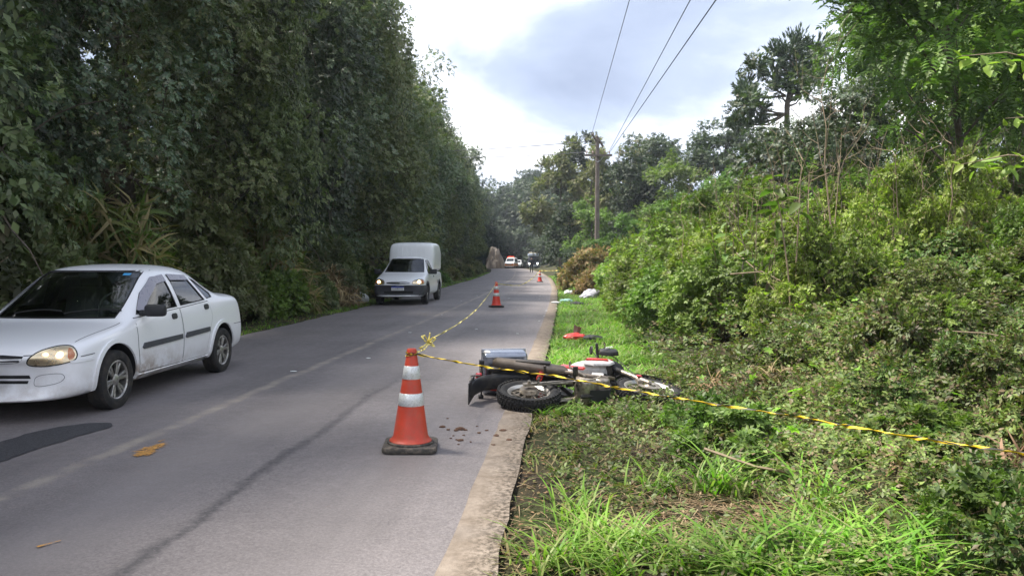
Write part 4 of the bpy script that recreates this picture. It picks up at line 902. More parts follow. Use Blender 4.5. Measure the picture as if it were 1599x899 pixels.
def car_wheel(parent, x, y, rad, width, kind, steer=0):
    """axle along local y; outside faces sign(y)"""
    e = empty('wheel', (x, y, rad)); e.parent = parent; e.rotation_euler = (0, 0, (math.pi if y > 0 else 0) + steer)   # build with outside = -y
    w2 = width / 2; ri = rad * .66
    prof = [(ri, -w2 * .82), (ri + .012, -w2 * .98), (rad * .86, -w2 * 1.04), (rad * .955, -w2 * .92), (rad * .992, -w2 * .72)]
    for k in range(3): yy_ = -w2 * .55 + k * w2 * .5; prof += [(rad, yy_), (rad, yy_ + w2 * .2), (rad * .975, yy_ + w2 * .22), (rad * .975, yy_ + w2 * .28)]
    prof += [(rad * .992, w2 * .74), (rad * .955, w2 * .92), (rad * .86, w2 * 1.04), (ri, w2 * .82)]
    mb = MB(); mb.lathe(prof, 40, 'Y'); mb.build('tyre', M['rubber'], e, True, ang=30)
    mb = MB(); yo = -w2 * .62
    mb.lathe([(ri * 1.0, -w2 * .86), (ri * .96, -w2 * .9), (ri * .90, -w2 * .80), (ri * .88, -w2 * .2), (ri * .9, w2 * .7)], 36, 'Y')
    rim = mb.build('rim', M['alloy'] if kind != 'steel' else M['grey_plastic'], e, True)
    mb = MB(); mb.lathe([(.001, w2 * .05), (ri * .9, w2 * .1)], 24, 'Y'); mb.build('brake_backing', M['shut'], e)
    ns = {'double': 6, 'steel': 5, 'five': 5}[kind]
    mb = MB()
    for k in range(ns):
        for da in ((-.16, .16) if kind == 'double' else (0,)):
            a = 2 * math.pi * k / ns + .2; wd = .017 if kind == 'double' else .035
            c, s_ = math.cos(a), math.sin(a); c2, s2 = math.cos(a + da), math.sin(a + da)
            p0 = Vector((c * ri * .22, yo - .004, s_ * ri * .22)); p1 = Vector((c2 * ri * .92, yo - .012, s2 * ri * .92)); dr = (p1 - p0).normalized(); sd_ = dr.cross(Vector((0, 1, 0))) * wd
            mb.add([p0 - sd_, p0 + sd_, p1 + sd_ * .8, p1 - sd_ * .8, p0 - sd_ + Vector((0, .025, 0)), p0 + sd_ + Vector((0, .025, 0)), p1 + sd_ * .8 + Vector((0, .03, 0)), p1 - sd_ * .8 + Vector((0, .03, 0))], [(0, 1, 2, 3), (4, 7, 6, 5), (0, 4, 5, 1), (1, 5, 6, 2), (2, 6, 7, 3), (3, 7, 4, 0)])
    mb.build('spoke_set', M['alloy'], rim, False, .004, 1)
    mb = MB(); mb.lathe([(.001, yo - .02), (ri * .2, yo - .018), (ri * .30, yo - .004), (ri * .30, yo + .02)], 20, 'Y'); mb.build('hub_cap', M['alloy'], rim, True)
    return e
def person_mesh(joints, bones, radii, name, mat, parent=None, sub=2, loc=(0, 0, 0)):
    me = bpy.data.meshes.new(name); ks = list(joints); me.from_pydata([joints[k] for k in ks], [(ks.index(a), ks.index(b)) for a, b in bones], [])
    o = link(name, me, mat, parent); o.location = loc; m = o.modifiers.new('sk', 'SKIN'); m.use_smooth_shade = True; m2 = o.modifiers.new('su', 'SUBSURF'); m2.levels = m2.render_levels = sub
    for i, k in enumerate(ks):
        q = me.skin_vertices[0].data[i]; rr_ = radii[k]; q.radius = rr_ if hasattr(rr_, '__len__') else (rr_, rr_); q.use_root = (k == 'pelvis')
    bake(o); o.data.materials.clear(); o.data.materials.append(mat); o.data.polygons.foreach_set('use_smooth', np.ones(len(o.data.polygons), bool)); return o

# ------------------------------------------------------------------ white sedan
def sedan():
    L = 4.08
    def warp(x, y, z):
        a = abs(y) / .8; x2 = x + .26 * a ** 2.3 * math.exp(-x / .45) - .13 * a ** 2.3 * math.exp(-(L - x) / .35)
        if .95 < x < 1.75 and z > .9: x2 += .10 * a ** 2
        if 2.8 < x < 3.5 and z > .95: x2 -= .07 * a ** 2
        return (x2, y, z)
    st = [(0.0, .215, .50, .58, .50, .50, .38, .53, .54), (.025, .19, .66, .72, .68, .585, .50, .615, .625), (.12, .18, .735, .775, .745, .65, .55, .68, .69), (.42, .185, .765, .800, .765, .715, .56, .74, .757), (.78, .185, .765, .805, .765, .755, .57, .785, .803),
          (1.00, .185, .765, .807, .765, .785, .63, .812, .832), (1.09, .185, .765, .808, .766, .80, .655, .85, .885), (1.40, .185, .765, .809, .767, .835, .625, 1.075, 1.125), (1.66, .185, .765, .81, .768, .862, .592, 1.258, 1.32), (1.82, .185, .765, .81, .768, .87, .58, 1.318, 1.372), (2.2, .185, .765, .81, .768, .885, .575, 1.348, 1.395), (2.58, .185, .765, .81, .766, .90, .572, 1.335, 1.385),
          (2.80, .185, .765, .81, .766, .91, .57, 1.295, 1.345), (3.10, .19, .765, .807, .766, .925, .59, 1.145, 1.18), (3.36, .195, .765, .803, .766, .94, .63, 1.02, 1.04), (3.47, .20, .762, .80, .765, .945, .62, 1.0, 1.018), (3.84, .23, .755, .80, .75, .935, .60, .99, 1.008), (3.99, .25, .745, .79, .73, .90, .57, .945, .955), (4.05, .27, .70, .75, .68, .70, .50, .72, .725), (4.08, .31, .58, .62, .55, .57, .40, .59, .595)]
    root = empty('sedan_car'); body = loft(st, warp, 2); body.parent = root; bv = bvh_of(body)
    body.data.materials.append(M['paint_white'])
    WX = (.80, 3.243); WR = .285
    for wx in WX:
        for s_ in (-1, 1):
            mb = MB(); mb.lathe([(.001, s_ * .50), (.335, s_ * .50), (.335, s_ * 1.0), (.001, s_ * 1.0)], 40, 'Y', (wx, 0, WR + .015)); boolean(body, mb, M['shut'])
    inner = [(x, .36, max(ws - .09, .3), wm - .065, wb - .055, ze, max(wr - .045, .3), zr - .03, zt - .035) for (x, zb, ws, wm, wb, ze, wr, zr, zt) in st if 1.0 <= x <= 3.5]
    iv = loft(inner, warp, 1, 'inner'); mb = MB(); mb.v = [v.co.copy() for v in iv.data.vertices]; mb.f = [list(p.vertices) for p in iv.data.polygons]; bpy.data.objects.remove(iv); boolean(body, mb, M['cabin'])
    win = {'front': [(1.31, .885), (1.54, 1.075), (1.80, 1.225), (1.98, 1.25), (2.06, 1.253), (2.10, .915)], 'rear': [(2.20, .922), (2.165, 1.253), (2.45, 1.248), (2.58, 1.235), (2.82, .955)], 'quarter': [(2.905, .965), (2.70, 1.205), (2.78, 1.18), (2.95, 1.085), (3.06, 1.02), (3.06, .98)]}
    for pl in win.values():
        mb = MB(); mb.prism(pl, -1.0, 1.0); boolean(body, mb, M['shut'])
    ws_ = [(-.60, .862), (.60, .862), (.588, .96), (.515, 1.305), (-.515, 1.305), (-.588, .96)]; mb = MB(); mb.prism(ws_, .6, 1.80, 'X'); boolean(body, mb, M['shut'])
    rw_ = [(-.56, 1.05), (.56, 1.05), (.49, 1.30), (-.49, 1.30)]; mb = MB(); mb.prism(rw_, 2.78, 3.7, 'X'); boolean(body, mb, M['shut'])
    body.data.polygons.foreach_set('use_smooth', np.ones(len(body.data.polygons), bool)); body.data.set_sharp_from_angle(angle=R(38))
    put_patch('windshield', ws_, FR_F, bv, -.006, M['glass'], root); put_patch('rear_window', rw_, FR_B, bv, -.006, M['glass'], root)
    for q in outline(ws_, -.013): put_patch('windshield_seal', q, FR_F, bv, .002, M['shut'], root, .04)
    for fr, s_ in ((FR_L, -1), (FR_R, 1)):
        doors = {'front': [(1.215, .30), (1.19, .55), (1.215, .84), (2.135, .885), (2.15, .60), (2.13, .285)], 'rear': [(2.155, .285), (2.175, .60), (2.16, .885), (2.90, .925), (2.955, .75), (2.86, .58), (2.79, .42), (2.76, .285)]}
        for k, pl in doors.items():
            d = put_patch('door', pl, fr, bv, .0035, M['paint_white'], root, .06, .004)
            multi_patch('door_gap', outline(pl, .008), fr, bv, .0012, M['shut'], d, .06)
            hx = 1.93 if k == 'front' else 2.76; hz = .775 if k == 'front' else .83
            put_patch('door_handle', smoothpoly([(hx, hz), (hx + .115, hz + .004), (hx + .115, hz + .066), (hx, hz + .062)], 1), fr, bv, .012, M['black_plastic'], d, .03, .014)
            x0, x1 = (1.25, 2.11) if k == 'front' else (2.19, 2.83)
            put_patch('side_moulding', [(x0, .545 + (x0 - 1.25) * .02), (x0 + .03, .528 + (x0 - 1.25) * .02), (x1, .548 + (x0 - 1.25) * .02), (x1, .60 + (x0 - 1.25) * .02), (x0 + .04, .588 + (x0 - 1.25) * .02)], fr, bv, .018, M['grey_plastic'], d, .05, .02)
            pl2 = win[k]; put_patch('window', pl2, fr, bv, -.008, M['glass_dark'] if k == 'front' else M['glass'], d, .05)
            multi_patch('window_seal', outline(pl2, -.011), fr, bv, .0015, M['shut'], d, .05)
        put_patch('quarter_window', win['quarter'], fr, bv, -.006, M['glass'], root, .05); multi_patch('quarter_seal', outline(win['quarter'], -.009), fr, bv, .0015, M['shut'], root, .05)
        put_patch('rain_visor', [(1.33, .915), (1.54, 1.085), (1.80, 1.238), (2.065, 1.266), (2.07, 1.195), (1.84, 1.165), (1.60, 1.02), (1.40, .885)], fr, bv, .012, M['visor'], root, .05, .003)
        put_patch('rain_visor', [(2.16, 1.268), (2.58, 1.248), (2.62, 1.19), (2.165, 1.20)], fr, bv, .012, M['visor'], root, .05, .003)
        for wx in WX:                                       # flared arch lips
            pl = []
            a0, a1 = R(-8), R(188); n = 20
            zc = WR + .015
            pl = [(wx + .337 * math.cos(a0 + (a1 - a0) * i / n), zc + .337 * math.sin(a0 + (a1 - a0) * i / n)) for i in range(n + 1)] + [(wx + .385 * math.cos(a1 + (a0 - a1) * i / n), zc + .375 * math.sin(a1 + (a0 - a1) * i / n)) for i in range(n + 1)]
            put_patch('arch_lip', pl, fr, bv, .016, M['paint_white'], root, .05, .02)
        put_patch('sill', [(1.16, .215), (2.86, .215), (2.86, .275), (1.16, .275)], fr, bv, .010, M['paint_white'], root, .08, .012)
        # bumper seams
        multi_patch('bumper_seam', [[(.30, .575), (.46, .585), (.46, .578), (.30, .568)]], fr, bv, .0015, M['shut'], root, .03)
        multi_patch('bumper_seam', [[(3.60, .60), (4.0, .60), (4.0, .593), (3.60, .593)]], fr, bv, .0015, M['shut'], root, .03)
        put_patch('bumper_strip', [(.22, .545), (.44, .553), (.44, .528), (.22, .52)], fr, bv, .008, M['paint_white'], root, .03, .01)
        # headlight, seen from the front corner
        an = R(30); d_ = Vector((math.cos(an), -s_ * math.sin(an), 0)); u_ = Vector((math.sin(an), s_ * math.cos(an), 0)); fr2 = (Vector((.2, s_ * .58, 0)) - d_ * 2, u_, Vector((0, 0, 1)), d_)
        shp = smoothpoly([(-.215, .52), (-.20, .575), (-.12, .632), (.02, .668), (.13, .664), (.165, .60), (.15, .548), (.04, .522), (-.10, .505)], 2)
        hl = put_patch('headlight', shp, fr2, bv, .003, M['chrome'], root, .02)
        multi_patch('headlight_seal', outline(shp, .010), fr2, bv, .003, M['shut'], hl, .03)
        put_patch('lens', shp, fr2, bv, .014, M['lens'], hl, .03)
        put_patch('indicator_lens', smoothpoly([(.095, .650), (.125, .645), (.15, .60), (.14, .56), (.095, .548)], 1), fr2, bv, .007, M['amber'], hl, .03)
        put_patch('lit_bulb', smoothpoly([(.0, .59), (.02, .62), (.05, .625), (.068, .60), (.048, .572), (.018, .57)], 2), fr2, bv, .008, M['lit'], hl, .02)
        put_patch('lit_bulb', smoothpoly([(-.10, .605), (-.07, .622), (-.045, .605), (-.07, .588)], 2), fr2, bv, .008, M['lit'], hl, .02)
        # tail light
        put_patch('tail_light', [(s_ * .40, .70), (s_ * .66, .70), (s_ * .64, .86), (s_ * .42, .86)], FR_B, bv, .006, M['red_lens'], root, .05)
        # front bumper air duct cover
        put_patch('fog_lamp_cover', smoothpoly([(s_ * .42, .335), (s_ * .44, .42), (s_ * .64, .44), (s_ * .67, .40), (s_ * .63, .355), (s_ * .48, .325)], 2), FR_F, bv, .003, M['paint_white'], root, .04)
        multi_patch('cover_gap', outline(smoothpoly([(s_ * .42, .335), (s_ * .44, .42), (s_ * .64, .44), (s_ * .67, .40), (s_ * .63, .355), (s_ * .48, .325)], 2), .004), FR_F, bv, .0015, M['grey_plastic'], root, .04)
        # mirror
        mr = MB(); mr.box((0, 0, 0), (.10, .21, .125)); mo = mr.build('mirror', M['black_plastic'], root, True, .035, 3); mo.location = (1.335, s_ * .905, .915); mo.rotation_euler = (0, 0, s_ * -.18)
        mr = MB(); mr.box((1.34, s_ * .785, .89), (.07, .09, .06)); mr.build('mirror_arm', M['black_plastic'], root, True, .015)
        mr = MB(); mr.box((.052, 0, 0), (.004, .17, .09)); mg = mr.build('mirror_glass', M['chrome'], mo)
    # grille, air intake, seams, plate
    put_patch('grille', smoothpoly([(-.36, .55), (-.38, .61), (.38, .61), (.36, .55), (.26, .53), (-.26, .53)], 1), FR_F, bv, .002, M['shut'], root, .05)
    for z0 in (.555, .578): put_patch('grille_bar', [(-.345, z0), (.345, z0), (.345, z0 + .007), (-.345, z0 + .007)], FR_F, bv, .008, M['black_plastic'], root, .06, .006)
    mb = MB(); mb.lathe([(.001, -.004), (.038, -.004), (.038, .004), (.001, .004)], 20, 'X', (-.004, 0, .573)); mb.build('emblem', M['chrome'], root)
    for pl in ([(-.40, .395), (.40, .395), (.39, .425), (-.39, .425)], [(-.37, .35), (.37, .35), (.38, .377), (-.38, .377)]): put_patch('air_intake', pl, FR_F, bv, .002, M['shut'], root, .05)
    for s_ in (-1, 1): multi_patch('hood_gap', [[(s_ * .375, .598), (s_ * .44, .60), (s_ * .44, .607), (s_ * .375, .605)]], FR_F, bv, .0015, M['shut'], root, .03)
    TOP = (Vector((0, 0, 4)), Vector((1, 0, 0)), Vector((0, 1, 0)), Vector((0, 0, -1)))
    for s_ in (-1, 1): multi_patch('hood_gap', [[(.36, s_ * .655), (.7, s_ * .675), (1.04, s_ * .69), (1.04, s_ * .697), (.7, s_ * .682), (.36, s_ * .662)]], TOP, bv, .0012, M['shut'], root, .06)
    mb = MB(); mb.box((-.018, 0, .405), (.012, .40, .13)); pl = mb.build('licence_plate', M['plate'], root, False, .003, 1)
    mb = MB(); mb.box((-.0255, 0, .453), (.004, .396, .032)); mb.build('plate_band', M['plate_blue'], pl)
    text_mesh('0', .085, M['ink'], pl, (-.0252, -.15, .393), (R(90), 0, R(-90)))
    # wipers
    for y0, y1 in ((-.10, -.62), (.42, -.06)):
        mb = MB(); a, b = Vector((1.0, y0 * 1.0, 1.0)), Vector((1.0, y1, 1.01)); ptsw = []
        for q in (0, .25, .5, .75, 1):
            yv = y0 + (y1 - y0) * q; h, n_, _, _ = bv.ray_cast(Vector((-1, yv, .885 + .035 * math.sin(q * 2.4))), Vector((1, 0, 0)), 5)
            if h: ptsw.append(h + n_ * .016)
        mb.tube(ptsw, .008, 6); mb.build('wiper', M['shut'], root, True)
    put_patch('windshield_sticker', [(-.45, 1.268), (-.38, 1.270), (-.38, 1.292), (-.45, 1.290)], FR_F, bv, -.001, M['sticker'], root, .03)
    # cabin
    mb = MB(); mb.box((1.28, 0, .745), (.42, 1.30, .12)); mb.build('dashboard', M['cabin'], root, True, .04, 3)
    for y0 in (-.36, .36):
        mb = MB(); mb.box((1.98, y0, .56), (.5, .48, .2)); mb.box((2.25, y0, .86), (.15, .46, .52), Matrix.Rotation(R(12), 3, 'Y')); mb.box((2.33, y0, 1.19), (.08, .24, .16)); mb.build('seat', M['seat'], root, True, .04, 3)
    mb = MB(); mb.box((2.72, 0, .58), (.5, 1.2, .2)); mb.box((3.0, 0, .85), (.16, 1.18, .46), Matrix.Rotation(R(15), 3, 'Y')); mb.build('rear_seat', M['seat'], root, True, .04, 3)
    mb = MB(); mb.tube([(0, .18 * math.cos(a), .18 * math.sin(a)) for a in np.linspace(0, 2 * math.pi, 25)], .015, 8, False); mb.box((0, 0, 0), (.02, .33, .05)); o = mb.build('steering_wheel', M['cabin'], root, True); o.location = (1.56, -.36, .93); o.rotation_euler = (0, R(25), 0)
    mb = MB(); mb.box((1.68, 0, 1.265), (.03, .20, .06)); mb.build('rear_view_mirror', M['cabin'], root, True, .012)
    mb = MB(); mb.box((2.03, 0, .225), (3.2, 1.35, .05)); mb.build('underbody', M['shut'], root)
    for wx in WX:
        for s_ in (-1, 1): car_wheel(root, wx, s_ * .72, WR, .175, 'double')
    return root
car = sedan()
tag(car, 'white four-door sedan with dirty lower doors, headlights lit, driving in the oncoming lane', 'car')
pf, pr_ = gpt(186, 637, .03), gpt(357, 577, .03)
ang = math.atan2(pr_.y - pf.y, pr_.x - pf.x)
car.rotation_euler = (0, 0, ang)
fw = Matrix.Rotation(ang, 3, 'Z') @ Vector((.80, -.805, 0)); car.location = Vector((pf.x, pf.y, .02)) - fw
# driver
J = {'pelvis': (2.05, -.36, .68), 'chest': (2.12, -.36, .98), 'neck': (2.10, -.36, 1.10), 'head': (2.07, -.36, 1.19), 'crown': (2.07, -.36, 1.245), 'nose': (2.0, -.36, 1.18),
     'ls': (2.10, -.54, 1.03), 'le': (1.90, -.60, .86), 'lh': (1.62, -.50, .98), 'rs': (2.10, -.18, 1.03), 're': (1.90, -.12, .86), 'rh': (1.62, -.22, .98), 'lk': (1.62, -.46, .66), 'rk': (1.62, -.26, .66)}
dr = person_mesh(J, [('pelvis', 'chest'), ('chest', 'neck'), ('neck', 'head'), ('head', 'crown'), ('head', 'nose'), ('chest', 'ls'), ('ls', 'le'), ('le', 'lh'), ('chest', 'rs'), ('rs', 're'), ('re', 'rh'), ('pelvis', 'lk'), ('pelvis', 'rk')],
    {'pelvis': .14, 'chest': (.15, .12), 'neck': .055, 'head': .085, 'crown': .06, 'nose': .035, 'ls': .07, 'le': .048, 'lh': .035, 'rs': .07, 're': .048, 'rh': .035, 'lk': .075, 'rk': .075}, 'person', M['skin'])
t = NT('driver_skin_and_shirt'); z_ = t.xyz(t.obj())[2]; x_ = t.xyz(t.obj())[0]
c = t.mix(t.mapr(z_, 1.09, 1.10), (.13, .14, .16), (.42, .26, .18)); c = t.mix(t.mapr(z_, 1.225, 1.235), c, (.015, .012, .01)); t.base(c, .7)
dr.data.materials.clear(); dr.data.materials.append(t.m); dr.location = car.location; dr.rotation_euler = car.rotation_euler
tag(dr, 'driver in a grey shirt with hands on the wheel of the white sedan', 'person')
# ------------------------------------------------------------------ white pickup with canopy
def pickup():
    L = 4.40
    def warp(x, y, z):
        a = abs(y) / .82; x2 = x + .22 * a ** 2.3 * math.exp(-x / .4) - .05 * a ** 2.3 * math.exp(-(L - x) / .3)
        if .98 < x < 1.8 and z > .98: x2 += .10 * a ** 2
        return (x2, y, z)
    st = [(0.0, .30, .54, .62, .54, .56, .40, .60, .61), (.03, .26, .70, .76, .72, .68, .50, .71, .72), (.12, .24, .76, .80, .775, .75, .55, .79, .80), (.42, .235, .785, .825, .785, .85, .57, .89, .91), (.80, .235, .785, .825, .785, .91, .58, .955, .975),
          (1.0, .235, .785, .825, .785, .935, .64, .98, 1.005), (1.09, .235, .785, .825, .785, .945, .665, 1.01, 1.05), (1.40, .235, .785, .825, .785, .955, .635, 1.225, 1.275), (1.68, .235, .785, .825, .785, .96, .60, 1.42, 1.475), (1.84, .235, .785, .825, .785, .965, .585, 1.475, 1.53), (2.15, .235, .785, .825, .785, .97, .58, 1.50, 1.55), (2.38, .235, .785, .825, .785, .975, .59, 1.47, 1.52), (2.50, .24, .785, .825, .785, .98, .62, 1.25, 1.27),
          (2.56, .24, .785, .825, .785, .985, .70, 1.02, 1.02), (3.0, .24, .785, .825, .785, .99, .70, 1.015, 1.015), (4.2, .28, .775, .815, .775, .99, .70, 1.015, 1.015), (4.37, .30, .76, .80, .76, .96, .66, .98, .98), (4.40, .36, .70, .74, .70, .85, .55, .87, .87)]
    root = empty('pickup_truck'); body = loft(st, warp, 2); body.parent = root; bv = bvh_of(body); body.data.materials.append(M['paint_van'])
    WX = (.80, 3.50); WR = .30
    for wx in WX:
        for s_ in (-1, 1):
            mb = MB(); mb.lathe([(.001, s_ * .5), (.36, s_ * .5), (.36, s_ * 1.0), (.001, s_ * 1.0)], 36, 'Y', (wx, 0, WR + .03)); boolean(body, mb, M['shut'])
    inner = [(x, .42, max(ws - .09, .3), wm - .07, wb - .06, ze, max(wr - .045, .3), zr - .03, zt - .035) for (x, zb, ws, wm, wb, ze, wr, zr, zt) in st if 1.0 <= x <= 2.45]
    iv = loft(inner, warp, 1, 'inner'); mb = MB(); mb.v = [v.co.copy() for v in iv.data.vertices]; mb.f = [list(p.vertices) for p in iv.data.polygons]; bpy.data.objects.remove(iv); boolean(body, mb, M['cabin'])
    sw = [(1.30, 1.0), (1.60, 1.25), (1.82, 1.405), (2.28, 1.41), (2.33, 1.025)]; mb = MB(); mb.prism(sw, -1, 1); boolean(body, mb, M['shut'])
    ws_ = [(-.635, 1.035), (.635, 1.035), (.61, 1.14), (.53, 1.455), (-.53, 1.455), (-.61, 1.14)]; mb = MB(); mb.prism(ws_, .6, 1.82, 'X'); boolean(body, mb, M['shut'])
    body.data.polygons.foreach_set('use_smooth', np.ones(len(body.data.polygons), bool)); body.data.set_sharp_from_angle(angle=R(38))
    put_patch('windshield', ws_, FR_F, bv, -.006, M['glass'], root)
    for q in outline(ws_, .014): put_patch('windshield_seal', q, FR_F, bv, .002, M['shut'], root, .05)
    for fr, s_ in ((FR_L, -1), (FR_R, 1)):
        d = put_patch('door', [(1.24, .36), (1.22, .62), (1.24, .94), (2.36, .965), (2.38, .62), (2.34, .36)], fr, bv, .0035, M['paint_van'], root, .06, .004)
        multi_patch('door_gap', outline([(1.24, .36), (1.22, .62), (1.24, .94), (2.36, .965), (2.38, .62), (2.34, .36)], .010), fr, bv, .0012, M['shut'], d, .06)
        put_patch('door_handle', [(2.15, .85), (2.28, .855), (2.28, .90), (2.15, .895)], fr, bv, .015, M['black_plastic'], d, .04, .015)
        put_patch('window', sw, fr, bv, -.008, M['glass_dark'], d, .06); multi_patch('window_seal', outline(sw, .014), fr, bv, .0015, M['shut'], d, .06)
        put_patch('side_vent', [(2.98, .62), (3.06, .62), (3.06, .74), (2.98, .74)], fr, bv, .006, M['black_plastic'], root, .04, .006)
        for wx in WX:
            n = 18; a0, a1 = R(-10), R(190); zc = WR + .03
            pl = [(wx + .362 * math.cos(a0 + (a1 - a0) * i / n), zc + .362 * math.sin(a0 + (a1 - a0) * i / n)) for i in range(n + 1)] + [(wx + .43 * math.cos(a1 + (a0 - a1) * i / n), zc + .42 * math.sin(a1 + (a0 - a1) * i / n)) for i in range(n + 1)]
            put_patch('arch_lip', pl, fr, bv, .018, M['grey_plastic'], root, .06, .02)
        an = R(24); d_ = Vector((math.cos(an), -s_ * math.sin(an), 0)); u_ = Vector((math.sin(an), s_ * math.cos(an), 0)); fr2 = (Vector((.2, s_ * .60, 0)) - d_ * 2, u_, Vector((0, 0, 1)), d_)
        shp = smoothpoly([(-.20, .66), (-.16, .76), (.06, .815), (.20, .805), (.225, .70), (.15, .655)], 2)
        hl = put_patch('headlight', shp, fr2, bv, .003, M['chrome'], root, .03); multi_patch('headlight_seal', outline(shp, .010), fr2, bv, .003, M['shut'], hl, .03)
        put_patch('lens', shp, fr2, bv, .013, M['lens'], hl, .04); put_patch('indicator_lens', smoothpoly([(.12, .80), (.19, .79), (.21, .71), (.12, .68)], 1), fr2, bv, .006, M['amber'], hl, .03)
        put_patch('lit_bulb', smoothpoly([(-.03, .70), (.0, .76), (.07, .77), (.09, .72), (.04, .69)], 2), fr2, bv, .008, M['lit2'], hl, .02)
        mr = MB(); mr.box((1.36, s_ * .93, 1.04), (.12, .22, .16)); mr.box((1.37, s_ * .80, 1.0), (.07, .10, .06)); mr.build('mirror', M['black_plastic'], root, True, .03, 3)
    # dark bumper wraps the front corners
    for s_ in (-1, 1):
        fr = FR_L if s_ < 0 else FR_R; put_patch('bumper_corner', [(.12, .27), (.43, .27), (.40, .50), (.46, .62), (.12, .62)], fr, bv, .008, M['grey_plastic'], root, .05, .01)
    put_patch('front_bumper', [(-.76, .27), (.76, .27), (.78, .625), (-.78, .625)], FR_F, bv, .008, M['grey_plastic'], root, .05, .01)
    put_patch('air_intake', [(-.45, .36), (.45, .36), (.47, .44), (-.47, .44)], FR_F, bv, .012, M['shut'], root, .06)
    g = put_patch('grille', smoothpoly([(-.36, .665), (-.38, .735), (.38, .735), (.36, .665)], 1), FR_F, bv, .003, M['shut'], root, .05)
    put_patch('grille_bar', [(-.36, .695), (.36, .695), (.36, .71), (-.36, .71)], FR_F, bv, .012, M['chrome_cool'], g, .06, .006); mb = MB(); mb.box((-.005, 0, .702), (.012, .11, .035)); mb.box((-.006, 0, .702), (.014, .05, .052)); mb.build('emblem', M['chrome_cool'], g)
    mb = MB(); mb.box((-.022, 0, .53), (.012, .40, .13)); pl = mb.build('licence_plate', M['plate'], root, False, .003, 1)
    mb = MB(); mb.box((-.0295, 0, .576), (.004, .398, .038)); mb.build('plate_band', M['plate_blue'], pl); text_mesh('LUU8U F2', .075, M['ink'], pl, (-.0292, 0, .515), (R(90), 0, R(-90)))
    # canopy: rounded box taller than the cab, with corrugated front
    cs = [(2.46, 1.02, .70, .72, .71, 1.35, .60, 1.55, 1.57), (2.49, 1.0, .74, .765, .76, 1.60, .68, 1.86, 1.88), (2.56, 1.0, .75, .775, .775, 1.75, .70, 1.98, 2.0), (2.8, 1.0, .755, .78, .78, 1.78, .71, 2.02, 2.045), (3.6, 1.0, .755, .78, .78, 1.78, .71, 2.03, 2.055), (4.2, 1.0, .755, .78, .78, 1.76, .71, 2.02, 2.04), (4.34, 1.0, .745, .77, .765, 1.7, .68, 1.95, 1.97), (4.37, 1.02, .70, .72, .71, 1.5, .62, 1.75, 1.77)]
    cn = loft(cs, None, 2, 'canopy'); cn.parent = root; cn.data.materials.append(M['paint_van']); cb_ = bvh_of(cn)
    for y0 in np.linspace(-.48, .48, 7): put_patch('canopy_rib', [(y0 - .012, 1.50), (y0 + .012, 1.50), (y0 + .012, 1.93), (y0 - .012, 1.93)], FR_F, cb_, .012, M['paint_van'], cn, .06, .014)
    for fr in (FR_L, FR_R): put_patch('canopy_recess', smoothpoly([(2.62, 1.25), (2.62, 1.68), (3.2, 1.72), (4.15, 1.72), (4.15, 1.25)], 1), fr, cb_, .006, M['paint_van'], cn, .1, .008)
    for fr in (FR_L, FR_R): put_patch('canopy_seam', [(2.52, 1.075), (4.33, 1.075), (4.33, 1.088), (2.52, 1.088)], fr, cb_, .003, M['grey_plastic'], cn, .1)
    mb = MB(); mb.box((1.25, 0, .90), (.36, 1.3, .1)); mb.build('dashboard', M['cabin'], root, True, .03)
    for y0 in (-.36, .36):
        mb = MB(); mb.box((2.05, y0, .64), (.4, .48, .2)); mb.box((2.25, y0, .98), (.14, .46, .6)); mb.build('seat', M['seat'], root, True, .04, 2)
    mb = MB(); mb.box((2.2, 0, .29), (3.4, 1.3, .06)); mb.build('underbody', M['shut'], root)
    for wx in WX:
        for s_ in (-1, 1): car_wheel(root, wx, s_ * .735, WR, .19, 'steel')
    return root
M['lit2'] = emit_mat('lit_headlamp_bulb_bright', (1.0, .82, .50), 6.0); M['chrome_cool'] = simple('chrome_trim', (.55, .56, .58), .2, .9)
pk = pickup(); tag(pk, 'white pickup with a tall white canopy and dark bumper, headlights lit, following the sedan', 'pickup')
def place_vehicle(o, fx, fy, wheel, half, ang):
    """put the front near-side wheel contact (local wheel x, -half) at a road point"""
    p = gpt(fx, fy, .03); o.rotation_euler = (0, 0, ang); q = Matrix.Rotation(ang, 3, 'Z') @ Vector((wheel, -half, 0)); o.location = Vector((p.x, p.y, .03)) - q
place_vehicle(pk, 667, 474.5, .80, .80, R(87.5))

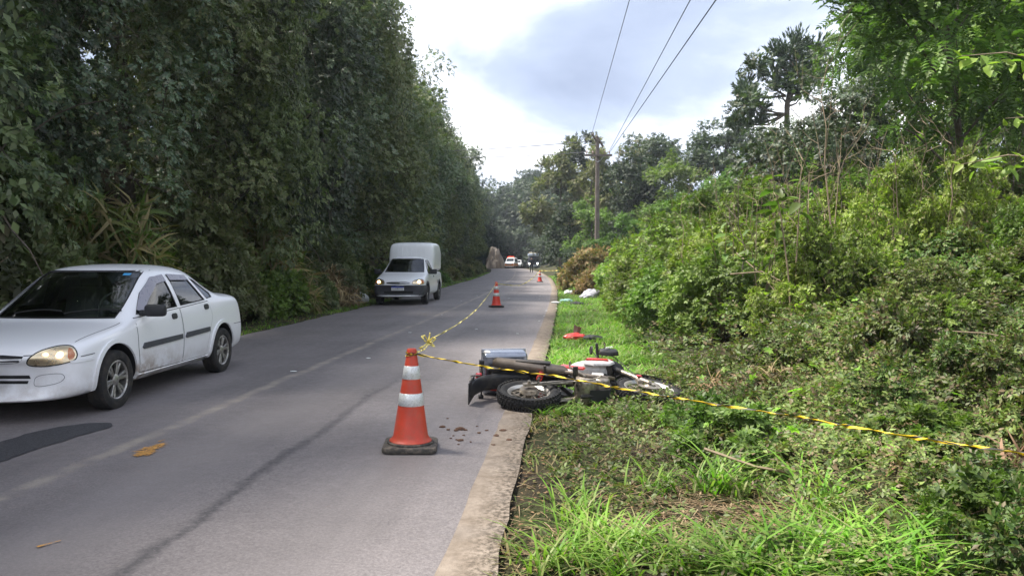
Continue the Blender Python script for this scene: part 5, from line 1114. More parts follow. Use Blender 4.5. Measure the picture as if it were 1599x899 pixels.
# ------------------------------------------------------------------ distant vehicles
M['orange_paint'] = simple('orange_band_paint', (.62, .20, .02), .4); M['red_lamp'] = emit_mat('red_beacon', (.9, .06, .03), 1.2); M['white_lamp'] = emit_mat('lit_far_headlamp', (1, .9, .75), 5)
M['navy_paint'] = simple('dark_navy_paint', (.015, .022, .05), .4, coat=.4); M['pale_blue'] = simple('pale_blue_white_paint', (.55, .63, .78), .4)
M['dark_glass'] = simple('far_dark_glass', (.01, .012, .015), .08, 0, .6)
def small_car(name, st, L, wx, WR, paint, win_side, win_front, lower=None):
    def warp(x, y, z):
        a = abs(y) / .85; return (x + .15 * a ** 2.3 * math.exp(-x / .4) - .06 * a ** 2.3 * math.exp(-(L - x) / .3), y, z)
    root = empty(name); body = loft(st, warp, 2); body.parent = root; body.data.materials.append(paint); bv = bvh_of(body)
    for fr in (FR_L, FR_R):
        for pl in win_side: put_patch('window', pl, fr, bv, .004, M['dark_glass'], root, .1)
        for w_ in wx:
            n = 14; pl = [(w_ + (WR + .05) * math.cos(2 * math.pi * i / n), WR + .02 + (WR + .05) * math.sin(2 * math.pi * i / n)) for i in range(n)]; put_patch('wheel_arch', pl, fr, bv, .003, M['shut'], root, .1)
        if lower: put_patch('side_band', lower[0], fr, bv, .006, lower[1], root, .1)
    put_patch('windshield', win_front, FR_F, bv, .004, M['dark_glass'], root, .1)
    for w_ in wx:
        for s_ in (-1, 1): car_wheel(root, w_, s_ * .78, WR, .19, 'steel')
    return root, bv
vst = [(0, .3, .6, .68, .6, .62, .45, .68, .7), (.04, .27, .78, .83, .8, .82, .6, .88, .9), (.15, .25, .83, .88, .84, .92, .65, .98, 1.0), (.6, .24, .85, .9, .86, 1.05, .68, 1.12, 1.15), (.75, .24, .85, .9, .87, 1.08, .72, 1.2, 1.24), (1.4, .24, .85, .9, .87, 1.1, .70, 1.75, 1.8), (1.6, .24, .85, .9, .87, 1.1, .70, 1.84, 1.88), (3.5, .24, .85, .9, .87, 1.1, .70, 1.86, 1.9), (4.5, .26, .85, .89, .86, 1.1, .70, 1.84, 1.88), (4.66, .3, .80, .85, .82, 1.05, .66, 1.7, 1.74), (4.7, .36, .7, .75, .7, .9, .55, 1.4, 1.42)]
amb, abv = small_car('rescue_van', vst, 4.7, (.85, 3.6), .33, M['paint_van'], [[(1.15, 1.15), (1.5, 1.65), (2.2, 1.68), (2.2, 1.15)], [(2.3, 1.15), (2.3, 1.66), (3.3, 1.66), (3.3, 1.15)]], [(-.66, 1.2), (.66, 1.2), (.6, 1.7), (-.6, 1.7)], ([(.1, .35), (4.6, .35), (4.6, .85), (.1, .85)], M['orange_paint']))
put_patch('orange_hood_band', [(-.8, .40), (.8, .40), (.75, .80), (-.75, .80)], FR_F, abv, .006, M['orange_paint'], amb, .1); put_patch('grille', [(-.5, .60), (.5, .60), (.5, .72), (-.5, .72)], FR_F, abv, .012, M['shut'], amb, .1)
mb = MB(); mb.box((1.75, 0, 1.97), (.3, 1.1, .16)); mb.build('beacon_bar', M['red_lamp'], amb, True, .04)
tag(amb, 'white and orange rescue van with a red beacon bar, stopped before the bend', 'van'); place_vehicle(amb, 804, 418.6, .85, .88, R(80))
sst = [(0, .3, .5, .58, .5, .52, .38, .55, .56), (.04, .25, .70, .76, .70, .64, .5, .67, .68), (.2, .22, .76, .80, .76, .72, .55, .76, .78), (.9, .2, .78, .82, .78, .86, .6, .90, .92), (1.1, .2, .78, .82, .78, .9, .66, 1.0, 1.04), (1.6, .2, .78, .82, .78, .92, .58, 1.36, 1.42), (2.2, .2, .78, .82, .78, .93, .57, 1.42, 1.48), (2.9, .2, .78, .82, .78, .94, .57, 1.38, 1.44), (3.5, .22, .77, .81, .77, .94, .60, 1.1, 1.14), (3.75, .26, .74, .78, .74, .85, .55, .92, .95), (3.8, .32, .64, .68, .62, .7, .45, .75, .76)]
sc_, sbv = small_car('hatchback_car', sst, 3.8, (.75, 3.1), .29, M['paint_van'], [[(1.3, .96), (1.7, 1.28), (2.1, 1.31), (2.1, .97)], [(2.18, .97), (2.18, 1.31), (2.7, 1.29), (3.0, .98)]], [(-.58, .97), (.58, .97), (.5, 1.34), (-.5, 1.34)])
put_patch('bumper_grille', [(-.45, .35), (.45, .35), (.45, .48), (-.45, .48)], FR_F, sbv, .006, M['shut'], sc_, .1); tag(sc_, 'small white car waiting behind the rescue van', 'car'); place_vehicle(sc_, 814.5, 418.2, .75, .8, R(82))
# dark truck with a pale raised roof box and light bar
tst = [(0, .35, .7, .78, .72, .9, .6, 1.1, 1.12), (.05, .33, .86, .9, .88, 1.2, .75, 1.7, 1.74), (.15, .32, .88, .92, .9, 1.25, .8, 1.95, 2.0), (1.4, .32, .88, .92, .9, 1.25, .8, 2.0, 2.05), (1.55, .34, .86, .9, .88, 1.2, .78, 1.9, 1.95)]
trk = empty('tow_truck'); cab = loft(tst, None, 2, 'cab'); cab.parent = trk; cab.data.materials.append(M['navy_paint']); tb = bvh_of(cab)
put_patch('windshield', [(-.78, 1.25), (.78, 1.25), (.72, 1.85), (-.72, 1.85)], FR_F, tb, .006, M['dark_glass'], trk, .1)
mb = MB(); mb.box((.75, 0, 2.28), (1.5, 1.75, .42)); mb.build('roof_box', M['pale_blue'], trk, True, .08); mb = MB(); mb.box((.55, 0, 2.66), (.35, 1.5, .2)); mb.box((.55, 0, 2.53), (.2, 1.2, .1)); mb.build('light_bar', M['chrome'], trk, True, .03)
for fr in (FR_L, FR_R): put_patch('window', [(.35, 1.25), (.4, 1.8), (1.2, 1.8), (1.2, 1.25)], fr, tb, .005, M['dark_glass'], trk, .1)
for s_ in (-1, 1):
    put_patch('headlight', smoothpoly([(s_ * .55, .72), (s_ * .8, .72), (s_ * .8, .92), (s_ * .55, .92)], 1), FR_F, tb, .01, M['white_lamp'], trk, .06); put_patch('white_panel', [(s_ * .5, .94), (s_ * .85, .94), (s_ * .85, 1.12), (s_ * .5, 1.12)], FR_F, tb, .01, M['pale_blue'], trk, .06)
    mb = MB(); mb.box((.25, s_ * 1.02, 1.5), (.08, .16, .32)); mb.build('mirror', M['black_plastic'], trk, True, .02)
    for wx_ in (.6, 3.9): car_wheel(trk, wx_, s_ * .82, .40, .25, 'steel')
put_patch('bumper', [(-.8, .4), (.8, .4), (.8, .6), (-.8, .6)], FR_F, tb, .02, M['pale_blue'], trk, .1, .03)
mb = MB(); mb.box((3.2, 0, .78), (3.4, 1.9, .16)); mb.box((3.2, 0, .6), (3.4, .8, .2)); mb.build('flatbed', M['grey_plastic'], trk, False, .01); tag(trk, 'dark truck with a pale roof box and light bar behind the walking officer', 'truck')
place_vehicle(trk, 841, 419.2, .6, .9, R(92))

# ------------------------------------------------------------------ officer on foot
def walker(loc, rz):
    J = {'pelvis': (0, 0, .93), 'waist': (0, 0, 1.08), 'chest': (0, .01, 1.30), 'neck': (0, .0, 1.47), 'head': (0, -.01, 1.58), 'crown': (0, 0, 1.69), 'ls': (.19, 0, 1.41), 'le': (.25, .05, 1.13), 'lh': (.22, -.12, .93), 'lf': (.21, -.17, .86), 'rs': (-.19, 0, 1.41), 're': (-.25, .02, 1.13), 'rh': (-.21, -.15, .97), 'rf': (-.20, -.2, .91),
         'lhip': (.09, 0, .88), 'lk': (.11, -.16, .50), 'la': (.11, -.08, .09), 'lt': (.12, -.24, .035), 'rhip': (-.09, 0, .88), 'rk': (-.10, .06, .49), 'ra': (-.10, .28, .12), 'rt': (-.11, .16, .035)}
    B = [('pelvis', 'waist'), ('waist', 'chest'), ('chest', 'neck'), ('neck', 'head'), ('head', 'crown'), ('chest', 'ls'), ('ls', 'le'), ('le', 'lh'), ('lh', 'lf'), ('chest', 'rs'), ('rs', 're'), ('re', 'rh'), ('rh', 'rf'), ('pelvis', 'lhip'), ('lhip', 'lk'), ('lk', 'la'), ('la', 'lt'), ('pelvis', 'rhip'), ('rhip', 'rk'), ('rk', 'ra'), ('ra', 'rt')]
    Rd = {'pelvis': (.15, .11), 'waist': (.14, .10), 'chest': (.17, .12), 'neck': .055, 'head': .09, 'crown': .07, 'ls': .07, 'le': .05, 'lh': .035, 'lf': .03, 'rs': .07, 're': .05, 'rh': .035, 'rf': .03, 'lhip': .095, 'lk': .065, 'la': .045, 'lt': .04, 'rhip': .095, 'rk': .065, 'ra': .045, 'rt': .04}
    t = NT('officer_clothing'); o = t.obj(); x_, y_, z_ = t.xyz(o); c = t.mix(t.mapr(z_, 1.475, 1.485), (.012, .014, .024), (.42, .26, .18)); c = t.mix(t.mapr(z_, 1.635, 1.64), c, (.012, .012, .016))
    hands = t.math('MULTIPLY', t.mapr(z_, .97, .95), t.mapr(t.math('ABSOLUTE', x_), .165, .17)); c = t.mix(hands, c, (.42, .26, .18)); t.base(c, .85)
    o = person_mesh(J, B, Rd, 'person', t.m); o.location = loc; o.rotation_euler = (0, 0, rz); return o
p = gpt(830, 426.0, 0.03); of = walker((p.x, p.y, .035), .1); tag(of, 'officer in dark uniform and cap walking on the road in front of the truck', 'person')
# ------------------------------------------------------------------ cones and tape
M['cone'] = simple('orange_cone_plastic', (.50, .055, .028), .45, 0, .4, var=.12, scale=9, dirt=(.30, .10, .06), dirt_amt=.5)
M['cone_far'] = simple('red_orange_cone_plastic', (.62, .05, .03), .45, 0, .4, var=.06)
M['reflective'] = simple('reflective_band', (.66, .68, .68), .3, .15, .6, var=.08, scale=30, dirt=(.42, .41, .36), dirt_amt=.6)
M['cone_base'] = simple('dusty_rubber_base', (.055, .05, .045), .9, 0, .3, var=.3, scale=14, dirt=(.22, .18, .14), dirt_amt=.8)
M['cone_base_dark'] = simple('black_rubber_base', (.02, .02, .02), .8)
def cone(loc, rz, far, tilt=0):
    e = empty('traffic_cone', loc, rz); mat = M['cone_far'] if far else M['cone']
    H = .76; rb, rt = .138, .034; f = lambda z: rb + (rt - rb) * (z - .06) / (H - .06)
    mb = MB(); n = 8; pl = []
    for sx, sy in ((1, 1), (-1, 1), (-1, -1), (1, -1)):
        a0 = math.atan2(sy, sx)
        for k in range(4): a = a0 - .55 + k * .37; pl.append((sx * .135 + .07 * math.cos(a), sy * .135 + .07 * math.sin(a)))
    mb.prism(pl, 0.0, .045, 'Z'); b = mb.build('base', M['cone_base_dark'] if far else M['cone_base'], e, True, .012, 2)
    mb = MB(); mb.lathe([(.178, .044), (.178, .058), (.162, .062), (.15, .052)], 36); mb.build('base_ring', M['cone_base_dark'] if far else M['cone_base'], b, True)
    mb = MB(); mb.lathe([(.158, .052), (.160, .066), (.146, .078), (f(.10), .10), (f(.3), .3), (f(.5), .5), (f(.70), .70), (rt + .004, .715), (rt + .004, .75), (rt - .002, H), (rt - .012, H), (rt - .014, .70)], 36); body = mb.build('body', mat, e, True, ang=50)
    for z0, z1 in ((.335, .425), (.535, .63)):
        mb = MB(); mb.lathe([(f(z0) + .001, z0 - .002), (f(z0) + .0035, z0), (f(z1) + .0035, z1), (f(z1) + .001, z1 + .002)], 36); mb.build('reflective_band', M['reflective'], e, True, ang=60)
    return e
def on_road(x, y, h=None):
    p = gpt(x, y, .03); u_ = float(XR(p.y)) - p.x; p.z = .035 * (1 - ((u_ - RW / 2) / (RW / 2)) ** 2) + float(RZ(p.y)) + .002; return p
c1p, c2p, c3p = on_road(641, 697), on_road(775, 479.5), on_road(843, 440)
cA = cone(c1p, R(4), False); cA.rotation_euler = (0, R(1.0), R(4)); tag(cA, 'worn orange traffic cone with a dusty base, tied with tape beside the motorcycle', 'traffic cone', 'traffic cones on the road')
cB = cone(c2p, .3, True); tag(cB, 'red orange traffic cone with white bands in the middle of the lane', 'traffic cone', 'traffic cones on the road')
cC = cone(c3p, .1, True); tag(cC, 'red orange traffic cone near the road edge, tape tied off to the bushes', 'traffic cone', 'traffic cones on the road')
t = NT('striped_barrier_tape'); u, v, _ = t.xyz(t.uv()); st_ = t.math('FRACT', t.math('ADD', t.math('MULTIPLY', v, 5.2), t.math('MULTIPLY', u, .8)))
c = t.ramp(st_, [(0, (.72, .50, .02)), (.58, (.72, .50, .02)), (.60, (.025, .024, .022)), (.98, (.025, .024, .022)), (1, (.72, .50, .02))]); t.base(c, .55, 0, .3); M['tape'] = t.m
M['tape_pale'] = simple('pale_yellow_tape', (.62, .52, .14), .5, var=.35, scale=4)  # pale, mostly yellow plastic of the farther tapes
def tape(pts, sag, wdt, turns, label, name='barrier_tape', n=160, parent=None, mat='tape', twist0=0):
    """twisted plastic ribbon through pts with a parabolic sag on every span; slightly crumpled"""
    P = [Vector(p) for p in pts]; q = []
    for i in range(len(P) - 1):
        m = max(8, n // (len(P) - 1))
        for k in range(m + (i == len(P) - 2)):
            s_ = k / m; c_ = P[i].lerp(P[i + 1], s_); c_.z -= sag * 4 * s_ * (1 - s_); q.append(c_)
    V = []; F = []; U = []; L = 0; m = len(q)
    for i, c_ in enumerate(q):
        if i: L += (q[i] - q[i - 1]).length
        t_ = (q[min(i + 1, m - 1)] - q[max(i - 1, 0)]).normalized(); a = t_.cross(Vector((0, 0, 1))).normalized(); b = a.cross(t_)
        an = twist0 + turns * 2 * math.pi * i / m + .5 * math.sin(i * .33); ww = wdt * (.75 + .25 * math.sin(i * .21 + 1)); fold = wdt * .28
        x_ = a * math.cos(an) + b * math.sin(an); y_ = -a * math.sin(an) + b * math.cos(an)
        for k, (s1, s2) in enumerate(((-1, 0), (-.35, 1), (.35, -.6), (1, .3))): V.append(c_ + x_ * ww * s1 / 2 + y_ * fold * s2); U.append((k / 3, L))
        if i:
            for k in range(3): F.append(((i - 1) * 4 + k, (i - 1) * 4 + k + 1, i * 4 + k + 1, i * 4 + k))
    o = link(name, np_mesh(name, np.array([tuple(v_) for v_ in V]), np.array(F), M[mat], True, np.array(U)), None, parent)
    return tag(o, label, 'tape') if label else o
topA = Vector((c1p.x + .012, c1p.y, c1p.z + .722)); topB = Vector((c2p.x, c2p.y, c2p.z + .735)); topC = Vector((c3p.x, c3p.y, c3p.z + .735))
e1 = [topA + Vector((.035, -.03, 0)), dpt(870, 587, 5.45), dpt(1240, 649, 4.25), dpt(1690, 720, 3.0)]
bt_ = tape(e1, .012, .020, 13, 'yellow and black twisted tape running from the near cone over the motorcycle into the bushes', n=360)
# wound round the cone head
mb_ = []; an = np.linspace(0, 4 * math.pi, 40); tape([topA + Vector((.0415 * math.cos(a), .0415 * math.sin(a), .010 * math.sin(a * .5) - .004 + .004 * i / 40)) for i, a in enumerate(an)], 0, .018, .5, None, 'tape_winding', 200, None)
wnd = bpy.data.objects['tape_winding']; wnd.parent = bt_
e2 = [topA + Vector((.03, .03, .01)), dpt(676, 527, 6.6), dpt(745, 482, 11.5), topB + Vector((0, -.03, 0))]
tp2 = tape(e2, .03, .018, 10, 'yellow tape strung from the near cone back to the cone in the lane', n=240, mat='tape_pale')
kn = dpt(669, 534, 6.15)
for k, (dx_, dz_) in enumerate([(.05, -.03), (.06, .03), (-.05, .05), (-.07, -.05), (.015, .07)]):
    a = Vector(kn); b = a + Vector((dx_ * .6, .01, dz_ * .9 + .01)); c_ = a + Vector((dx_, -.015, dz_)); tape([a, b, c_, a + Vector((dx_ * .5, -.03, dz_ * .4 - .01)), a], 0, .02, .4, None, 'tape_bow', 60, tp2, 'tape_pale', k)
e3 = [topB, dpt(792, 444.3, 30), dpt(812, 445.2, 36), dpt(828, 437, 43), topC]
tape(e3, .02, .05, 7, 'yellow tape sagging to the asphalt between the two farther cones', n=200, mat='tape_pale')
pR = dpt(900, 420.0, 46); tape([topC, pR], .04, .06, 5, 'yellow tape stretched from the road-edge cone to the bushes', n=60, mat='tape_pale')

# ------------------------------------------------------------------ utility pole and wires
M['pole'] = simple('weathered_pole', (.16, .13, .115), .9, var=.25, scale=3); M['wire'] = simple('wire', (.12, .12, .13), .6); M['insulator'] = simple('porcelain', (.30, .20, .17), .3, 0, .5); M['steel'] = simple('galvanised_steel', (.35, .36, .38), .45, .7)
PY = 48.0; pt = dpt(933, 214, PY); pz = float(HT(pt.x, PY)); e = empty('utility_pole', (pt.x, PY, pz), 0, 'tall weathered utility pole with crossarms rising above the right bushes', 'pole')
Hp = pt.z - pz
mb = MB(); mb.tube([(0, 0, -.5), (0, 0, Hp * .5), (0, 0, Hp)], [.17, .145, .11], 10); mb.build('shaft', M['pole'], e, True)
za = dpt(933, 243, PY).z - pz
mb = MB(); mb.box((.05, -.16, za), (1.7, .10, .13)); ca = mb.build('crossarm', M['pole'], e, False, .01)
for x_ in (-.68, -.3, .42, .72):
    mb = MB(); mb.lathe([(.001, 0), (.02, 0), (.02, .06), (.055, .07), (.05, .12), (.06, .14), (.03, .19), (.001, .2)], 10, 'Z', (x_, -.16, za + .065)); mb.build('insulator', M['insulator'], ca, True)
for k, (yo, xo) in enumerate(((-.14, -.14), (.14, .16))):
    mb = MB(); mb.box((0, 0, 0), (.95, .09, .11), Matrix.Rotation(R(0), 3, 'Y')); o = mb.build('top_arm', M['pole'], e, False, .01); o.location = (xo, yo, Hp - .16 - .08 * k); o.rotation_euler = (R(0), R(38), R(50))
mb = MB(); mb.tube([(-.55, -.2, Hp - .55), (-.3, -.1, Hp - .5), (-.02, 0, Hp - .45)], .02, 6); mb.build('bracket', M['steel'], e, True)
mb = MB(); mb.lathe([(.001, -.09), (.07, -.07), (.09, 0), (.07, .07), (.001, .09)], 12, 'Z', (-.45, -.2, Hp - .30)); mb.build('insulator', M['black_plastic'], e, True)
mb = MB(); mb.tube([(-.42, -.16, za), (-.2, -.16, za - .3), (0, -.14, za - .42), (.2, -.16, za - .3), (.42, -.16, za)], .02, 6); mb.build('brace', M['steel'], e, True)
base_ = Vector((pt.x, PY, pz))
def wire(a, b, sag, label, r_=.012):
    a, b = Vector(a), Vector(b); n = 40; mb = MB(); mb.tube([a.lerp(b, i / n) - Vector((0, 0, sag * 4 * (i / n) * (1 - i / n))) for i in range(n + 1)], r_, 5); o = mb.build('power_line', M['wire'], None, True); return tag(o, label, 'wire', 'overhead wires')
def thru(a, x, y, Y, Yend, sag=0):
    """end point so that the straight wire from a passes the photo point (x, y) at depth Y"""
    b = dpt(x, y, Y); return a + (b - a) * ((Yend - a.y) / (b.y - a.y))
a1 = base_ + Vector((-.42, -.2, Hp - .02)); wire(a1, thru(a1, 983, 0, 20, -8), .0, 'thin overhead wire from the top of the utility pole', .010)
a2 = base_ + Vector((.72, -.16, za + .26)); wire(a2, thru(a2, 1078, 0, 18, -8), .0, 'overhead wire from the end of the crossarm, the upper of the pair', .012)
a3 = base_ + Vector((.78, -.16, za + .24)); wire(a3, thru(a3, 1118, 0, 16, -8), .0, 'thick overhead wire from the end of the crossarm, the lower of the pair', .014)
wire(base_ + Vector((-.4, 0, Hp - .25)), dpt(700, 236, 52), .06, 'upper side wire from the utility pole across the road into the forest', .022)
wire(base_ + Vector((-.65, -.16, za + .2)), dpt(720, 246, 52), .08, 'lower side wire from the utility pole across the road into the forest', .022)

# ------------------------------------------------------------------ rock cutting, litter and debris
t = NT('bare_rock'); o = t.obj(); mp = t.n('ShaderNodeMapping', {'Vector': o, 'Scale': (1, 1, .35), 'Rotation': (0, .5, 0)}).outputs[0]
t.base(t.ramp(t.noise(1.6, 6, mp, .65), [(.3, (.08, .065, .05)), (.5, (.20, .165, .13)), (.7, (.33, .29, .24))]), .95); t.bump(t.noise(3, 6, mp, .7), 1, .2)
rk_r = np.random.RandomState(3); bm = bmesh.new(); bmesh.ops.create_icosphere(bm, subdivisions=4, radius=1)
for q in bm.verts:
    n_ = float(vnoise(q.co.x * 2.1 + 5, q.co.z * 1.6 + q.co.y * 1.3)) * .5 + float(vnoise(q.co.x * 6 + 3, q.co.z * 5 + q.co.y * 4)) * .2; q.co *= 1 + n_; q.co.x *= 1.0 - .35 * max(q.co.z, 0)
me = bpy.data.meshes.new('rock_face'); bm.to_mesh(me); bm.free(); rk = link('rock_face', me, t.m); p = dpt(780, 413, 143); rk.location = (p.x - .9, 143, -.6); rk.scale = (2.1, 2.4, 4.0); tag(rk, 'bare brown rock face of the cutting beside the far bend', 'rock')

M['cloth_white'] = simple('white_cloth', (.66, .68, .66), .9, var=.1); M['cloth_navy'] = simple('navy_bag_fabric', (.035, .05, .085), .7); M['cloth_grey'] = simple('grey_plastic_sheet', (.40, .39, .45), .35, var=.25, scale=9); M['cloth_teal'] = simple('pale_teal_cloth', (.30, .50, .44), .8); M['cloth_black'] = simple('black_rubbery_cloth', (.014, .014, .016), .7)
M['red_plastic'] = simple('red_plastic', (.55, .035, .025), .35, 0, .5, .3, dirt=(.2, .1, .07), dirt_amt=.3); M['board'] = simple('dusty_brown_plastic', (.17, .12, .095), .8, var=.2)
def crumple(name, loc, size, mat, label, cat, seed, rz=0, squash=.6, parent=None, tilt=(0, 0), amp=.45):
    r_ = np.random.RandomState(seed); bm = bmesh.new(); bmesh.ops.create_icosphere(bm, subdivisions=4, radius=1); o0 = r_.uniform(0, 50, 3)
    for q in bm.verts:
        c_ = q.co.copy(); k = abs(float(vnoise(c_.x * 2.2 + o0[0], c_.y * 2.2 + c_.z * 2 + o0[1]))) * 1.3 + abs(float(vnoise(c_.x * 5 + o0[2], c_.y * 5 - c_.z * 4))) * .6; q.co *= 1 - amp * .5 + amp * k
        if q.co.z < -.35: q.co.z = -.35
    me = bpy.data.meshes.new(name); bm.to_mesh(me); bm.free(); o = link(name, me, mat, parent); o.location = loc; o.scale = size; o.rotation_euler = (tilt[0], tilt[1], rz)
    o.data.polygons.foreach_set('use_smooth', np.ones(len(o.data.polygons), bool)); o.data.set_sharp_from_angle(angle=R(45))
    return tag(o, label, cat) if label else o
def gv(x, y, up=0):
    p = gpt(x, y, .05); p.z = float(HT(p.x, p.y)) + up; return p
crumple('cloth_bag', gv(908, 459, .14), (.30, .26, .22), M['cloth_navy'], 'dark navy bag lying on the right verge', 'bag', 1); 
crumple('crumpled_cloth', gv(888, 458, .07), (.22, .16, .14), M['cloth_white'], 'white crumpled cloth beside the dark navy bag', 'cloth', 2)
crumple('plastic_sheet', gv(921, 463, .14), (.46, .28, .20), M['cloth_grey'], 'shiny grey plastic sheet spread beside the dark navy bag', 'plastic sheet', 3, .3, tilt=(R(25), R(-18)))
crumple('crumpled_cloth', gv(884, 469, .05), (.26, .14, .09), M['cloth_teal'], 'pale teal cloth on the verge grass beside a black rag', 'cloth', 4)
crumple('rag', gv(901, 473, .04), (.24, .14, .08), M['cloth_black'], 'black rag on the verge grass beside the pale teal cloth', 'rag', 5)
crumple('paper_scrap', on_road(868, 472.5) + Vector((0, 0, .025)), (.17, .05, .05), M['cloth_white'], 'white scrap lying across the sandy edge strip', 'scrap', 6, amp=.3)
crumple('plastic_bag', on_road(573, 471) + Vector((-.25, 0, .13)), (.30, .2, .26), M['cloth_white'], 'crumpled white plastic bag on the left verge near the pickup', 'plastic bag', 7)
crumple('cloth_scrap', gv(869, 453, .03), (.14, .1, .04), M['cloth_teal'], 'small pale scrap on the grass edge near the white cloth', 'scrap', 8)
# broken fairing: red shell with a black piece and an upright brown guard
p = gv(905, 527); e = empty('broken_fairing', p, .0, 'broken red motorcycle fairing with an upright brown guard lying in the verge grass', 'fairing')
crumple('red_shell', (-.08, 0, .07), (.23, .14, .09), M['red_plastic'], None, None, 9, .2, parent=e, amp=.35); crumple('black_shell', (.22, -.04, .06), (.24, .10, .07), M['cloth_black'], None, None, 10, -.2, parent=e, amp=.35)
mb = MB(); vs = []
for i in range(7):
    z_ = i / 6 * .25; w_ = .050 + .022 * (i / 6); b_ = .03 * math.sin(i / 6 * 2.4)
    vs += [(-w_ + .05 * i / 6, .02 + b_, z_ + .03 * (i == 6)), (.05 * i / 6, b_ - .015, z_), (w_ + .05 * i / 6, .02 + b_, z_ - .03 * (i == 6))]
mb.add(vs, [(3 * i + k, 3 * i + k + 1, 3 * i + k + 4, 3 * i + k + 3) for i in range(6) for k in range(2)]); mb.build('guard', M['board'], e, True, solid=.006).location = (-.07, .06, .02)
# mud clods on the asphalt
M['mud'] = simple('dry_mud', (.09, .045, .026), .95, var=.35, scale=20)
mr_ = np.random.RandomState(12)
for k, (x, y, s_) in enumerate([(719, 667, .045), (712, 669, .025), (727, 668, .02), (719, 684, .028), (713, 683, .014), (691, 664, .03), (700, 668, .02), (704, 681, .012), (699, 651, .014), (748, 672, .02), (760, 668, .018), (735, 686, .012), (745, 662, .012), (708, 677, .012), (724, 676, .014), (716, 690, .012), (775, 676, .03), (785, 668, .035), (795, 682, .03), (770, 690, .02)]):
    crumple('mud_clod', on_road(x, y) + Vector((0, 0, s_ * .1)), (s_ * 1.0, s_ * .8, s_ * .35), M['mud'], 'small clod of brown mud on the asphalt beside the motorcycle', 'mud clod', 40 + k % 4, k * 1.3)['group'] = 'mud clods by the motorcycle'
# scattered white fragments on the road
for k, (x, y) in enumerate([(458, 581), (744, 514), (720, 470), (795, 466), (800, 453), (843, 462), (852, 452), (842, 466), (808, 520), (850, 492), (842, 500), (869, 480), (575, 560), (640, 520), (690, 492), (745, 462), (853, 484)]):
    s_ = mr_.uniform(.012, .03) * (1 + max(0, 520 - y) / 120); s_ *= 2.2 if k == 0 else 1
    crumple('plastic_fragment', on_road(x, y) + Vector((0, 0, .006)), (s_ * 1.4, s_, .006), M['cloth_white'], 'small white plastic fragment lying on the asphalt', 'fragment', 60 + k % 5, k)['group'] = 'plastic fragments scattered on the road'
# ------------------------------------------------------------------ fallen motorcycle (built upright: x forward, y left, z up; then laid on its left side)
M['bike_tyre'] = simple('knobby_tyre_rubber', (.016, .016, .017), .75, 0, .35, var=.2, dirt=(.06, .05, .04), dirt_amt=.35)
M['bike_alu'] = simple('dirty_aluminium', (.36, .32, .27), .42, .75, var=.25, scale=18, dirt=(.10, .07, .045), dirt_amt=.8)
M['bike_rim'] = simple('worn_rim', (.55, .53, .49), .35, .7, dirt=(.2, .16, .12), dirt_amt=.5)
M['bike_black'] = simple('scuffed_black_plastic', (.018, .018, .020), .5, 0, .4, var=.2, dirt=(.10, .085, .065), dirt_amt=.55)
M['bike_frame'] = simple('dusty_black_frame', (.028, .026, .024), .6, .3, dirt=(.14, .11, .08), dirt_amt=.7)
M['exhaust'] = simple('brown_scorched_steel', (.20, .165, .135), .42, .7, var=.2, dirt=(.10, .075, .05), dirt_amt=.6)
M['case_black'] = simple('glossy_navy_case', (.26, .28, .33), .2, .7, .6, .5, var=.2); M['case_silver'] = simple('silver_case_trim', (.45, .47, .52), .22, .7)
M['bike_red'] = simple('red_bodywork', (.50, .03, .02), .3, 0, .5, .5, dirt=(.25, .12, .08), dirt_amt=.3); M['bike_white'] = simple('white_bodywork', (.60, .58, .56), .35, 0, .5, .4, dirt=(.25, .2, .15), dirt_amt=.5)
M['seat_vinyl'] = simple('black_seat_vinyl', (.02, .02, .022), .6); M['white_ink'] = simple('white_lettering', (.7, .7, .7), .5)
moto = empty('motorcycle'); WB = 1.24
STEER_P = Vector((.93, 0, .95)); STEER_A = (Vector((1.24, 0, .33)) - Vector((.93, 0, .95))).normalized()
SM = Matrix.Translation(STEER_P) @ Matrix.Rotation(R(-5), 4, STEER_A) @ Matrix.Translation(-STEER_P)
BM = SM @ Matrix.Translation((.0, .11, -.05))
def xf(mb, M_): mb.v = [M_ @ v for v in mb.v]; return mb
I4 = Matrix.Identity(4)
